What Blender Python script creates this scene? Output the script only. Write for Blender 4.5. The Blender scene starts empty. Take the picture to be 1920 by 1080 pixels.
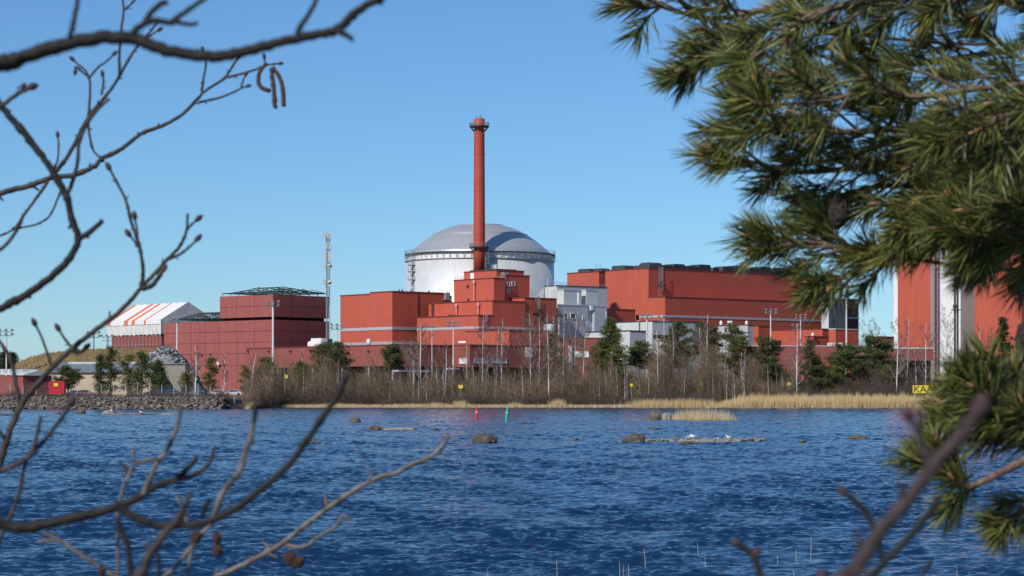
import bpy, bmesh, math, random
import numpy as np
from mathutils import Vector, Matrix, noise

# ------------------------------------------------------------------ camera, sky, sun, exposure
scene = bpy.context.scene
F = 4400.0            # focal length in photo pixels (1920 wide)
EYE = 3.2             # eye height above the water
HOR = 740.0           # horizon row
cam_data = bpy.data.cameras.new('camera')
cam = bpy.data.objects.new('camera', cam_data)
scene.collection.objects.link(cam)
cam.location = (0, 0, EYE)
cam.rotation_euler = (math.radians(90), 0, 0)
cam_data.sensor_width = 36.0
cam_data.lens = 36.0 * F / 1920.0
cam_data.shift_y = (HOR - 540.0) / 1920.0
cam_data.clip_start = 0.1
cam_data.clip_end = 9000
cam_data.dof.use_dof = True
cam_data.dof.focus_distance = 420.0
cam_data.dof.aperture_fstop = 19.0
scene.camera = cam

SUN_AZ = math.radians(38)     # to the left of straight behind the camera
SUN_EL = math.radians(38)
S = Vector((-math.sin(SUN_AZ)*math.cos(SUN_EL), -math.cos(SUN_AZ)*math.cos(SUN_EL), math.sin(SUN_EL)))
world = bpy.data.worlds.new('World'); scene.world = world; world.use_nodes = True
wn = world.node_tree.nodes; wl = world.node_tree.links
sky = wn.new('ShaderNodeTexSky'); sky.sky_type = 'NISHITA'; sky.sun_disc = False
sky.sun_elevation = SUN_EL; sky.sun_rotation = math.atan2(S.x, S.y)
sky.altitude = 0; sky.air_density = 0.88; sky.dust_density = 0.15; sky.ozone_density = 10.0
bg = wn['Background']; bg.inputs['Strength'].default_value = 0.107
wb = wn.new('ShaderNodeVectorMath'); wb.operation = 'MULTIPLY'; wb.inputs[1].default_value = (.965, 1.06, 1.03)   # white balance
wl.new(sky.outputs[0], wb.inputs[0]); wl.new(wb.outputs[0], bg.inputs['Color'])
sun_data = bpy.data.lights.new('sun', 'SUN'); sun_data.energy = 4.2; sun_data.angle = math.radians(0.53)
sun_data.color = (1.0, 0.955, 0.88)
sun = bpy.data.objects.new('sun', sun_data); scene.collection.objects.link(sun)
sun.rotation_euler = (-S).to_track_quat('-Z', 'Y').to_euler(); sun.location = (-50, -80, 120)
scene.view_settings.view_transform = 'Standard'; scene.view_settings.look = 'None'
scene.view_settings.exposure = 0.0; scene.view_settings.gamma = 1.0
scene.render.engine = 'CYCLES'
scene.cycles.use_denoising = True
scene.cycles.max_bounces = 6; scene.cycles.caustics_reflective = False; scene.cycles.caustics_refractive = False

# ------------------------------------------------------------------ helpers
COL = scene.collection
rnd = random.Random(7)
def P(px, row, D):
    return Vector(((px-960.0)/F*D, D, EYE + (HOR-row)/F*D))
def Z(row, D): return EYE + (HOR-row)/F*D
def X(px, D): return (px-960.0)/F*D

def tag(o, label=None, cat=None, group=None, kind=None, category=None):
    cat = cat or category
    if label: o['label'] = label
    if cat: o['category'] = cat
    if group: o['group'] = group
    if kind: o['kind'] = kind
    return o
def thing(name, label, cat, loc=(0,0,0), group=None):
    o = bpy.data.objects.new(name, None); COL.objects.link(o)
    o.location = loc; o.empty_display_size = 0.5
    return tag(o, label, cat, group)
def base_of(o):
    b = Vector((0,0,0))
    while o is not None:
        b += o.location; o = o.parent
    return b
def mesh_obj(name, me, mat, parent=None, loc=None):
    o = bpy.data.objects.new(name, me); COL.objects.link(o)
    if parent is not None: o.parent = parent
    if loc is not None: o.location = loc
    if mat is not None and not me.materials: me.materials.append(mat)
    return o
def np_mesh(name, verts, faces_flat, sizes, smooth=False):
    me = bpy.data.meshes.new(name)
    n = len(verts); me.vertices.add(n); me.vertices.foreach_set('co', np.asarray(verts, dtype=np.float32).ravel())
    me.loops.add(len(faces_flat)); me.loops.foreach_set('vertex_index', np.asarray(faces_flat, dtype=np.int32))
    sizes = np.asarray(sizes, dtype=np.int32); starts = np.zeros(len(sizes), dtype=np.int32); starts[1:] = np.cumsum(sizes)[:-1]
    me.polygons.add(len(sizes)); me.polygons.foreach_set('loop_start', starts); me.polygons.foreach_set('loop_total', sizes)
    if smooth: me.polygons.foreach_set('use_smooth', np.ones(len(sizes), dtype=bool))
    me.update(calc_edges=True); me.validate()
    return me

class MB:
    def __init__(s): s.v = []; s.f = []
    def box(s, o, e1, e2, e3):
        i = len(s.v); o = Vector(o); e1 = Vector(e1); e2 = Vector(e2); e3 = Vector(e3)
        for c in (0,1):
            for b in (0,1):
                for a in (0,1): s.v.append(o + e1*a + e2*b + e3*c)
        q = [(0,2,3,1),(4,5,7,6),(0,1,5,4),(2,6,7,3),(0,4,6,2),(1,3,7,5)]
        if e1.cross(e2).dot(e3) < 0: q = [t[::-1] for t in q]
        s.f += [tuple(i+k for k in t) for t in q]
        return s
    def bx(s, x0, x1, y0, y1, z0, z1): return s.box((x0,y0,z0), (x1-x0,0,0), (0,y1-y0,0), (0,0,z1-z0))
    def quad(s, *p):
        i = len(s.v); s.v += [Vector(q) for q in p]; s.f.append(tuple(range(i, i+len(p)))); return s
    def tube(s, pts, rad, n=6, cap=True):
        pts = [Vector(p) for p in pts]
        if not hasattr(rad, '__len__'): rad = [rad]*len(pts)
        i0 = len(s.v); m = len(pts); ref = None
        for k in range(m):
            t = (pts[min(k+1,m-1)] - pts[max(k-1,0)])
            if t.length < 1e-9: t = Vector((0,0,1))
            t.normalize()
            if ref is None:
                ref = Vector((0,0,1)) if abs(t.z) < .9 else Vector((1,0,0))
            a = t.cross(ref)
            if a.length < 1e-4: a = t.cross(Vector((0.3,1,0.2)))
            a.normalize(); b = a.cross(t); b.normalize(); ref = b
            for j in range(n):
                an = 2*math.pi*j/n
                s.v.append(pts[k] + (a*math.cos(an) + b*math.sin(an))*rad[k])
        for k in range(m-1):
            for j in range(n):
                p = i0+k*n+j; q = i0+k*n+(j+1)%n
                s.f.append((p, q, q+n, p+n))
        if cap:
            s.f.append(tuple(i0+j for j in range(n))[::-1]); s.f.append(tuple(i0+(m-1)*n+j for j in range(n)))
        return s
    def lathe(s, prof, n=48, c=(0,0,0), cap=True):
        i0 = len(s.v); c = Vector(c)
        for r, z in prof:
            for j in range(n):
                an = 2*math.pi*j/n; s.v.append(c + Vector((r*math.cos(an), r*math.sin(an), z)))
        for k in range(len(prof)-1):
            for j in range(n):
                p = i0+k*n+j; q = i0+k*n+(j+1)%n
                s.f.append((p, q, q+n, p+n))
        if cap:
            s.f.append(tuple(i0+j for j in range(n))[::-1]); s.f.append(tuple(i0+(len(prof)-1)*n+j for j in range(n)))
        return s
    def ell(s, c, axis, ra, rb, n=7, m=6):
        """ellipsoid along axis"""
        axis = Vector(axis).normalized(); c = Vector(c)
        pts = []; rad = []
        for k in range(m+1):
            th = math.pi*k/m
            pts.append(c - axis*(ra*math.cos(th))); rad.append(max(rb*math.sin(th), rb*.08))
        return s.tube(pts, rad, n)
    def build(s, name, mat, parent=None, smooth=False, loc=None, **kw):
        off = Vector((0,0,0))
        if parent is not None: off = base_of(parent)
        elif loc is not None: off = Vector(loc)
        me = bpy.data.meshes.new(name)
        me.from_pydata([tuple(p-off) for p in s.v], [], s.f)
        if smooth:
            for p in me.polygons: p.use_smooth = True
        o = mesh_obj(name, me, mat, parent, loc if parent is None else None)
        if kw: tag(o, **kw)
        return o

def catmull(pts, per=5):
    """pts: list of (Vector, radius) -> smoothed"""
    out = []; n = len(pts)
    for i in range(n-1):
        p0 = pts[max(i-1,0)]; p1 = pts[i]; p2 = pts[i+1]; p3 = pts[min(i+2,n-1)]
        for k in range(per):
            t = k/per; t2 = t*t; t3 = t2*t
            v = 0.5*((2*p1[0]) + (p2[0]-p0[0])*t + (2*p0[0]-5*p1[0]+4*p2[0]-p3[0])*t2 + (-p0[0]+3*p1[0]-3*p2[0]+p3[0])*t3)
            out.append((v, p1[1]+(p2[1]-p1[1])*t))
    out.append(pts[-1]); return out

# ------------------------------------------------------------------ materials
def new_mat(name):
    m = bpy.data.materials.new(name); m.use_nodes = True
    return m, m.node_tree.nodes, m.node_tree.links, m.node_tree.nodes['Principled BSDF']
def lin(c):
    return tuple(((x/255.0)/12.92 if x/255.0 <= .04045 else ((x/255.0+.055)/1.055)**2.4) for x in c)
def plain(name, col, rough=.6, metal=0.0, var=.12, scale=1.0, spec=.4, bump=0.0, bscale=20.0):
    m, N, L, B = new_mat(name)
    tc = N.new('ShaderNodeTexCoord'); nz = N.new('ShaderNodeTexNoise'); nz.inputs['Scale'].default_value = scale
    nz.inputs['Detail'].default_value = 5; nz.inputs['Roughness'].default_value = .65
    L.new(tc.outputs['Object'], nz.inputs['Vector'])
    rp = N.new('ShaderNodeMapRange'); rp.inputs[1].default_value = .25; rp.inputs[2].default_value = .75
    rp.inputs[3].default_value = 1-var; rp.inputs[4].default_value = 1+var
    L.new(nz.outputs[0], rp.inputs[0])
    mx = N.new('ShaderNodeVectorMath'); mx.operation = 'SCALE'; mx.inputs[0].default_value = col[:3]
    L.new(rp.outputs[0], mx.inputs['Scale']); L.new(mx.outputs[0], B.inputs['Base Color'])
    B.inputs['Roughness'].default_value = rough; B.inputs['Metallic'].default_value = metal
    B.inputs['Specular IOR Level'].default_value = spec
    if bump:
        bp = N.new('ShaderNodeBump'); bp.inputs['Strength'].default_value = bump; bp.inputs['Distance'].default_value = .05
        n2 = N.new('ShaderNodeTexNoise'); n2.inputs['Scale'].default_value = bscale; n2.inputs['Detail'].default_value = 4
        L.new(tc.outputs['Object'], n2.inputs['Vector']); L.new(n2.outputs[0], bp.inputs['Height']); L.new(bp.outputs[0], B.inputs['Normal'])
    return m
def cladding(name, col, phi=30, rib=.35, bump=.25, var=.08, rough=.55, streak=.11):
    """painted profiled sheet: vertical ribs, faint sheet-to-sheet shifts, rain streaks"""
    m, N, L, B = new_mat(name)
    tc = N.new('ShaderNodeTexCoord'); mp = N.new('ShaderNodeMapping'); mp.inputs['Rotation'].default_value = (0,0,-math.radians(phi))
    L.new(tc.outputs['Object'], mp.inputs['Vector'])
    sp = N.new('ShaderNodeSeparateXYZ'); L.new(mp.outputs[0], sp.inputs[0])
    ad = N.new('ShaderNodeMath'); ad.operation = 'ADD'; L.new(sp.outputs[0], ad.inputs[0]); L.new(sp.outputs[1], ad.inputs[1])
    # sheet shifts: white noise on floor(x/6), floor(z/9)
    fx = N.new('ShaderNodeMath'); fx.operation = 'SNAP'; L.new(ad.outputs[0], fx.inputs[0]); fx.inputs[1].default_value = 1.1
    fz = N.new('ShaderNodeMath'); fz.operation = 'SNAP'; L.new(sp.outputs[2], fz.inputs[0]); fz.inputs[1].default_value = 7.0
    cb = N.new('ShaderNodeCombineXYZ'); L.new(fx.outputs[0], cb.inputs[0]); L.new(fz.outputs[0], cb.inputs[1])
    wn_ = N.new('ShaderNodeTexWhiteNoise'); L.new(cb.outputs[0], wn_.inputs['Vector'])
    cb2 = N.new('ShaderNodeCombineXYZ'); L.new(ad.outputs[0], cb2.inputs[0])
    zs = N.new('ShaderNodeMath'); zs.operation = 'MULTIPLY'; L.new(sp.outputs[2], zs.inputs[0]); zs.inputs[1].default_value = .06
    L.new(zs.outputs[0], cb2.inputs[1])
    nz = N.new('ShaderNodeTexNoise'); nz.inputs['Scale'].default_value = .9; nz.inputs['Detail'].default_value = 6; nz.inputs['Roughness'].default_value = .7
    L.new(cb2.outputs[0], nz.inputs['Vector'])
    m1 = N.new('ShaderNodeMath'); m1.operation = 'MULTIPLY_ADD'; L.new(wn_.outputs['Value'], m1.inputs[0]); m1.inputs[1].default_value = var*1.2; m1.inputs[2].default_value = 1-var*.6-streak
    m2 = N.new('ShaderNodeMath'); m2.operation = 'MULTIPLY_ADD'; L.new(nz.outputs[0], m2.inputs[0]); m2.inputs[1].default_value = streak*2; L.new(m1.outputs[0], m2.inputs[2])
    mx = N.new('ShaderNodeVectorMath'); mx.operation = 'SCALE'; mx.inputs[0].default_value = col[:3]; L.new(m2.outputs[0], mx.inputs['Scale'])
    L.new(mx.outputs[0], B.inputs['Base Color'])
    B.inputs['Roughness'].default_value = rough; B.inputs['Specular IOR Level'].default_value = .3
    wv = N.new('ShaderNodeMath'); wv.operation = 'PINGPONG'; L.new(ad.outputs[0], wv.inputs[0]); wv.inputs[1].default_value = rib*.5
    bp = N.new('ShaderNodeBump'); bp.inputs['Strength'].default_value = bump*.12; bp.inputs['Distance'].default_value = .1
    L.new(wv.outputs[0], bp.inputs['Height']); L.new(bp.outputs[0], B.inputs['Normal'])
    return m
def island(name, cols, rough=.7, spec=.2, translucent=0.0, obj=False):
    """colour picked per loose piece (or per object)"""
    m, N, L, B = new_mat(name)
    rp = N.new('ShaderNodeValToRGB'); cr = rp.color_ramp
    while len(cr.elements) < len(cols): cr.elements.new(.5)
    for i, c in enumerate(cols):
        cr.elements[i].position = i/(len(cols)-1); cr.elements[i].color = (*c[:3], 1)
    if obj:
        oi = N.new('ShaderNodeObjectInfo'); L.new(oi.outputs['Random'], rp.inputs[0])
    else:
        g = N.new('ShaderNodeNewGeometry'); L.new(g.outputs['Random Per Island'], rp.inputs[0])
    L.new(rp.outputs[0], B.inputs['Base Color'])
    B.inputs['Roughness'].default_value = rough; B.inputs['Specular IOR Level'].default_value = spec
    if translucent:
        tr = N.new('ShaderNodeBsdfTranslucent'); ms = N.new('ShaderNodeMixShader'); ms.inputs[0].default_value = translucent
        L.new(rp.outputs[0], tr.inputs['Color']); L.new(B.outputs[0], ms.inputs[1]); L.new(tr.outputs[0], ms.inputs[2])
        L.new(ms.outputs[0], N['Material Output'].inputs['Surface'])
    return m
def stone(name, cols, scale=2.0, obj=True, rough=.85):
    m, N, L, B = new_mat(name)
    oi = N.new('ShaderNodeObjectInfo') if obj else N.new('ShaderNodeNewGeometry')
    rp = N.new('ShaderNodeValToRGB'); cr = rp.color_ramp
    while len(cr.elements) < len(cols): cr.elements.new(.5)
    for i, c in enumerate(cols):
        cr.elements[i].position = i/(len(cols)-1); cr.elements[i].color = (*c[:3], 1)
    L.new(oi.outputs['Random' if obj else 'Random Per Island'], rp.inputs[0])
    tc = N.new('ShaderNodeTexCoord'); nz = N.new('ShaderNodeTexNoise'); nz.inputs['Scale'].default_value = scale
    nz.inputs['Detail'].default_value = 8; nz.inputs['Roughness'].default_value = .7; L.new(tc.outputs['Object'], nz.inputs['Vector'])
    mr = N.new('ShaderNodeMapRange'); mr.inputs[1].default_value = .3; mr.inputs[2].default_value = .7; mr.inputs[3].default_value = .6; mr.inputs[4].default_value = 1.35
    L.new(nz.outputs[0], mr.inputs[0]); mx = N.new('ShaderNodeVectorMath'); mx.operation = 'SCALE'
    L.new(rp.outputs[0], mx.inputs[0]); L.new(mr.outputs[0], mx.inputs['Scale']); L.new(mx.outputs[0], B.inputs['Base Color'])
    B.inputs['Roughness'].default_value = rough
    bp = N.new('ShaderNodeBump'); bp.inputs['Strength'].default_value = .5; bp.inputs['Distance'].default_value = .12
    L.new(nz.outputs[0], bp.inputs['Height']); L.new(bp.outputs[0], B.inputs['Normal'])
    return m

M = {}
M['orange'] = cladding('orange_cladding', (.46,.100,.062), phi=40)
M['orange_lo'] = cladding('orange_cladding_low', (.45,.100,.062), phi=40, rib=.5)
M['darkred'] = cladding('dark_red_cladding', (.27,.080,.066), phi=40, rib=.5, bump=.3)
M['hallred'] = cladding('hall_red_panel', (.31,.092,.082), phi=48, bump=.05, var=.10, streak=.10)
M['seam'] = plain('seam_steel', (.09,.026,.026), .7)
M['coping'] = plain('coping_metal', (.16,.04,.03), .5)
M['band'] = plain('grey_band', (.42,.40,.43), .6)
M['grey'] = cladding('grey_cladding', (.42,.44,.47), rib=.6, bump=.15, var=.04)
M['lightgrey'] = cladding('light_grey_cladding', (.54,.56,.555), rib=.6, bump=.12, var=.04)
M['whitewall'] = cladding('white_cladding', (.74,.74,.72), rib=.6, bump=.1, var=.03)
M['ventgrey'] = plain('vent_dark_grey', (.055,.065,.075), .5, var=.2)
M['black'] = plain('black_roofing', (.02,.02,.022), .8)
M['deepshade'] = plain('deep_shade', (.018,.013,.013), .9)  # near-black colour stands in for shade in gaps, undercrofts and openings
M['steel'] = plain('galvanised_steel', (.36,.37,.38), .5, metal=.4)
M['darksteel'] = plain('dark_steel', (.045,.055,.06), .55, metal=.3)
M['truss'] = plain('truss_steel', (.06,.075,.075), .6)
M['pole'] = plain('pole_paint', (.62,.61,.59), .5)
M['white'] = plain('white_paint', (.78,.78,.76), .5)
M['glass'] = plain('window_glass', (.03,.04,.05), .08, spec=.8)
M['paleglass'] = plain('pale_window', (.62,.65,.66), .3)
M['lamp'] = plain('lamp_glass', (.7,.7,.7), .3)
M['pinkpipe'] = plain('pale_red_pipe', (.62,.30,.25), .5)
# ------------------------------------------------------------------ setting: water, far ground, near bank, hill
def shore_y(x):
    t = min(max((x+66)/9.0, 0), 1); t = t*t*(3-2*t)
    return 520 + 58*t + 1.3*noise.noise(Vector((x*.11, 3.1, 0))) + .5*noise.noise(Vector((x*.5, 7.1, 0)))
def make_water():
    rs = np.random.RandomState(5)
    ynear = np.linspace(4, 34, 16)[:-1]
    n = 1250
    yd = 34*(605/34.0)**(np.arange(n)/(n-1.0))
    ys = np.concatenate([ynear, yd])
    tc_ = np.linspace(-1, 1, 560)
    W = .26*ys + 5
    outer = np.array([1.0, 1.4, 2.2, 4.0, 9.0])
    cols = []
    for o in outer[::-1][:-1]: cols.append(-W*o - 40*(o-1))
    for t in tc_: cols.append(W*t)
    for o in outer[1:]: cols.append(W*o + 40*(o-1))
    Xg = np.stack(cols, 1); Yg = np.repeat(ys[:,None], Xg.shape[1], 1)
    dy = np.gradient(ys)[:,None]; dx = (W*2/560)[:,None]
    sp = np.maximum(dy*.8, dx)
    Zg = np.zeros_like(Xg)
    nw = 90
    lam = np.exp(rs.uniform(np.log(.33), np.log(5.0), nw))
    for i in range(nw):
        k = 2*np.pi/lam[i]
        th = np.radians(-84 + rs.normal(0, 27))
        ph = (np.cos(th)*Xg + np.sin(th)*Yg)*k + rs.uniform(0, 6.28)
        s = .20 if lam[i] < 1.6 else .075
        a = s/k*rs.uniform(.5, 1.4)
        fade = np.clip(lam[i]/(.9*sp) - .3, .35, 1)
        c = np.sin(ph)
        cusp = 1.273 - 2*np.abs(np.sin(ph*.5 + .78))
        Zg += a*fade*(.55*c + .6*cusp)
    patch = np.full_like(Xg, .98)
    for i in range(26):
        lx = np.exp(rs.uniform(np.log(2.5), np.log(26))); ly = lx*rs.uniform(1.0, 4.0)
        patch += .085*np.sin(Xg*6.283/lx*rs.choice([-1,1]) + Yg*6.283/ly + rs.uniform(0, 6.28))
    patch = np.clip(patch, .62, 1.9)*1.08
    Zg *= patch
    inner = np.zeros(Xg.shape[1], bool); inner[4:-4] = True
    Zg[:, ~inner] = 0
    Zg[ys < 30] *= .3
    R, C = Xg.shape
    V = np.stack([Xg, Yg, Zg], 2).reshape(-1, 3)
    idx = np.arange(R*C).reshape(R, C)
    q = np.stack([idx[:-1,:-1], idx[:-1,1:], idx[1:,1:], idx[1:,:-1]], 2).reshape(-1)
    me = np_mesh('water', V, q, np.full((R-1)*(C-1), 4), False)
    m, N, L, B = new_mat('sea_water')
    B.inputs['Base Color'].default_value = (.005, .027, .072, 1); B.inputs['Roughness'].default_value = .09
    B.inputs['IOR'].default_value = 1.333; B.inputs['Specular IOR Level'].default_value = .5
    tc = N.new('ShaderNodeTexCoord')
    h = None
    for sc, det, st, dist in ((2.6, 3, .55, .055), (9.0, 3, .5, .016)):
        mp = N.new('ShaderNodeMapping'); mp.inputs['Scale'].default_value = (.75, 1.25, 1); mp.inputs['Rotation'].default_value = (0,0,.25)
        L.new(tc.outputs['Object'], mp.inputs['Vector'])
        nz = N.new('ShaderNodeTexNoise'); nz.inputs['Scale'].default_value = sc; nz.inputs['Detail'].default_value = det
        L.new(mp.outputs[0], nz.inputs['Vector'])
        bp = N.new('ShaderNodeBump'); bp.inputs['Strength'].default_value = st; bp.inputs['Distance'].default_value = dist*2.2
        L.new(nz.outputs[0], bp.inputs['Height'])
        if h is not None: L.new(h.outputs[0], bp.inputs['Normal'])
        h = bp
    L.new(h.outputs[0], B.inputs['Normal'])
    tag(mesh_obj('water', me, m), kind='structure')
make_water()

def ground_z(x, y):
    d = y - shore_y(x)
    rip = 1 - min(max((x+66)/9.0, 0), 1)
    if d < 0: return max(-1.5, d*.35)
    a = min(d/2.5, 1)*.35 + min(max(d-2.5, 0)/14, 1)*1.1 + min(max(d-16, 0)/60, 1)*1.2
    b = min(d/7.0, 1)*2.7 + min(max(d-7, 0)/60, 1)*.3
    return a*(1-rip) + b*rip + .18*noise.noise(Vector((x*.15, y*.15, 0)))*min(d/4, 1)
def make_ground():
    xs = list(np.arange(-190, 190.1, 2.0)); xs = [-3000, -900, -400, -260] + xs + [260, 400, 900, 3000]
    yrel = [-8, -4, -2, -1, 0, .7, 1.5, 2.5, 4, 5.5, 7, 9, 12, 16, 22, 30, 40, 55, 80, 120, 200, 320, 600, 1400, 4500]
    V = []; 
    for r in yrel:
        for x in xs:
            y = shore_y(max(min(x, 400), -400)) + r
            V.append((x, y, ground_z(max(min(x, 400), -400), y)))
    C = len(xs); idx = np.arange(len(V)).reshape(len(yrel), C)
    q = np.stack([idx[:-1,:-1], idx[:-1,1:], idx[1:,1:], idx[1:,:-1]], 2).reshape(-1)
    me = np_mesh('ground', V, q, np.full((len(yrel)-1)*(C-1), 4), True)
    m = stone('shore_soil', [(.13,.10,.065), (.13,.10,.065)], scale=.35)
    tag(mesh_obj('ground', me, m), kind='structure')
    # the bank the photographer stands on (below the frame)
    V = []; xs = np.linspace(-60, 60, 61); ys = [-40, -12, -4, 0, 3, 6, 9, 12, 15, 18]
    zs = [2.2, 1.9, 1.75, 1.65, 1.55, 1.35, .9, .35, -.2, -.8]
    for y, z in zip(ys, zs):
        for x in xs: V.append((x, y, z + .12*noise.noise(Vector((x*.4, y*.4, 1)))))
    C = len(xs); idx = np.arange(len(V)).reshape(len(ys), C)
    q = np.stack([idx[:-1,:-1], idx[:-1,1:], idx[1:,1:], idx[1:,:-1]], 2).reshape(-1)
    tag(mesh_obj('bank_ground', np_mesh('bank_ground', V, q, np.full((len(ys)-1)*(C-1), 4), True), m), kind='structure')
make_ground()

def hill_z(x, y):
    """grassy spoil mound left of the halls"""
    px = 960 + x/y*F
    prof = np.interp(px, [-260, -120, 0, 30, 85, 130, 270, 300, 335, 380], [0, 5, 7.0, 10.5, 15.2, 16.3, 17.2, 15.5, 8, 0])
    t = np.interp(y, [622, 630, 655, 668, 700, 760], [0, .18, .86, 1.0, 1.0, .0])
    n_ = noise.noise(Vector((x*.09, y*.09, 2.0)))*1.1 + noise.noise(Vector((x*.33, y*.33, 5.0)))*.35
    return 2.3 + prof*t*.82 + n_*min(prof*t*.25, 1.0)
def make_hill():
    xs = np.linspace(-215, -75, 110); ys = np.concatenate([np.linspace(620, 672, 40), np.linspace(680, 765, 12)])
    V = [(x, y, hill_z(x, y)) for y in ys for x in xs]
    C = len(xs); idx = np.arange(len(V)).reshape(len(ys), C)
    q = np.stack([idx[:-1,:-1], idx[:-1,1:], idx[1:,1:], idx[1:,:-1]], 2).reshape(-1)
    m = stone('dry_grass_soil', [(.23,.155,.07), (.23,.155,.07)], scale=.22)
    tag(mesh_obj('hill', np_mesh('hill', V, q, np.full((len(ys)-1)*(C-1), 4), True), m), kind='structure')
    # dry grass on its slope
    rs = np.random.RandomState(3); tri = []
    for _ in range(9000):
        x = rs.uniform(-205, -82); y = rs.uniform(624, 672); z = hill_z(x, y)
        if z < 3.2: continue
        h = rs.uniform(.35, .9); w = rs.uniform(.10, .25); a = rs.uniform(-.4, .4)
        tri += [(x-w, y, z-.05), (x+w, y, z-.05), (x+a*h, y-.1, z+h)]
    n = len(tri)
    me = np_mesh('hill_grass', tri, np.arange(n), np.full(n//3, 3))
    o = mesh_obj('hill_grass', me, island('hill_grass', [(.13,.10,.04), (.24,.17,.075), (.33,.235,.11), (.18,.12,.06)]))
    tag(o, 'dry brown grass covering the spoil mound', 'grass', kind='stuff')
make_hill()

# ------------------------------------------------------------------ buildings
class Blk:
    """a block seen by its near corner; u runs right and away, v runs left and away"""
    def __init__(s, px, D, phi=40):
        a = math.radians(phi); s.C = Vector((X(px, D), D, 0))
        s.u = Vector((math.cos(a), math.sin(a), 0)); s.v = Vector((-math.sin(a), math.cos(a), 0))
    def ul(s, px, b=0.0):
        t = (px-960)/F; q = s.C + s.v*b; return (t*q.y - q.x)/(s.u.x - t*s.u.y)
    def vl(s, px):
        t = (px-960)/F; return (t*s.C.y - s.C.x)/(s.v.x - t*s.v.y)
    def pt(s, a, b, z): p = s.C + s.u*a + s.v*b; return Vector((p.x, p.y, z))
    def zc(s, row): return Z(row, s.C.y)
    def zr(s, a, row): return Z(row, s.C.y + s.u.y*a)
    def zl(s, b, row): return Z(row, s.C.y + s.v.y*b)
    def box(s, mb, a0, a1, b0, b1, z0, z1):
        return mb.box(s.pt(a0, b0, z0), s.u*(a1-a0), s.v*(b1-b0), Vector((0,0,z1-z0)))
    def mk(s, name, mat, par, a0, a1, b0, b1, z0, z1):
        return s.box(MB(), a0, a1, b0, b1, z0, z1).build(name, mat, par)
    def cope(s, par, a0, a1, b0, b1, z, mat=None, h=.35, o=.14):
        mb = MB()      # cap strip along the four roof edges
        s.box(mb, a0-o, a1+o, b0-o, b0+.25, z-h*.45, z+h*.55)
        s.box(mb, a0-o, a1+o, b1-.25, b1+o, z-h*.45, z+h*.55)
        s.box(mb, a0-o, a0+.25, b0+.25, b1-.25, z-h*.45, z+h*.55)
        s.box(mb, a1-.25, a1+o, b0+.25, b1-.25, z-h*.45, z+h*.55)
        return mb.build('coping', mat or M['coping'], par)
    def block(s, par, mat, a0, a1, b0, b1, z0, z1, name='wall_block', cope=True, cmat=None):
        o = s.mk(name, mat, par, a0, a1, b0, b1, z0, z1)
        if cope: s.cope(par, a0, a1, b0, b1, z1, cmat)
        return o
    def onR(s, name, mat, par, p0, p1, r0, r1, out=.12, b=0.0, inn=.05):
        a0 = s.ul(p0); a1 = s.ul(p1); am = (a0+a1)/2
        return s.mk(name, mat, par, a0, a1, b-out, b+inn, s.zr(am, r1), s.zr(am, r0))
    def onL(s, name, mat, par, p0, p1, r0, r1, out=.12, a=0.0, inn=.05):
        # p0<p1; the larger px is nearer
        b0 = s.vl(p1); b1 = s.vl(p0); bm = (b0+b1)/2
        return s.mk(name, mat, par, a-out, a+inn, b0, b1, s.zl(bm, r1), s.zl(bm, r0))
    def winR(s, par, p0, p1, r0, r1, b=0.0, frame=None, glass=None):
        a0 = s.ul(p0); a1 = s.ul(p1); am = (a0+a1)/2; z0 = s.zr(am, r1); z1 = s.zr(am, r0)
        w = s.mk('window', glass or M['glass'], par, a0+.12, a1-.12, b-.06, b+.05, z0+.12, z1-.12)
        mb = MB(); t = .16; o = .2
        s.box(mb, a0, a1, b-o, b+.05, z0, z0+t); s.box(mb, a0, a1, b-o, b+.05, z1-t, z1)
        s.box(mb, a0, a0+t, b-o, b+.05, z0+t, z1-t); s.box(mb, a1-t, a1, b-o, b+.05, z0+t, z1-t)
        mb.build('window_frame', frame or M['white'], w); return w
    def winL(s, par, p0, p1, r0, r1, a=0.0, frame=None, glass=None):
        b0 = s.vl(p1); b1 = s.vl(p0); bm = (b0+b1)/2; z0 = s.zl(bm, r1); z1 = s.zl(bm, r0)
        w = s.mk('window', glass or M['glass'], par, a-.06, a+.05, b0+.12, b1-.12, z0+.12, z1-.12)
        mb = MB(); t = .16; o = .2
        s.box(mb, a-o, a+.05, b0, b1, z0, z0+t); s.box(mb, a-o, a+.05, b0, b1, z1-t, z1)
        s.box(mb, a-o, a+.05, b0, b0+t, z0+t, z1-t); s.box(mb, a-o, a+.05, b1-t, b1, z0+t, z1-t)
        mb.build('window_frame', frame or M['white'], w); return w

def ladder(par, p, n, z0, z1, cage=True, w=.9, name='ladder'):
    """caged ladder: p foot point on wall, n outward normal (horizontal)"""
    mb = MB(); n = Vector(n).normalized(); t = Vector((-n.y, n.x, 0)); p = Vector((p[0], p[1], 0)) + n*.35
    for sx in (-.5, .5): mb.tube([p+t*sx*w+Vector((0,0,z0)), p+t*sx*w+Vector((0,0,z1+1.2))], .09, 4)
    z = z0+.5
    while z < z1:
        mb.tube([p-t*.5*w+Vector((0,0,z)), p+t*.5*w+Vector((0,0,z))], .05, 4); z += .9
    if cage:
        z = z0+2.5
        while z < z1+1:
            pts = [p + t*(w*.75*math.cos(an)) + n*(1.1*math.sin(an)) + Vector((0,0,z)) for an in np.linspace(0, math.pi, 7)]
            mb.tube(pts, .05, 4); z += 1.8
        for an in (math.pi*.3, math.pi*.5, math.pi*.7):
            q = p + t*(w*.75*math.cos(an)) + n*(1.1*math.sin(an))
            mb.tube([q+Vector((0,0,z0+2.5)), q+Vector((0,0,z1+1))], .05, 4)
    return mb.build(name, M['steel'], par)
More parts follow.
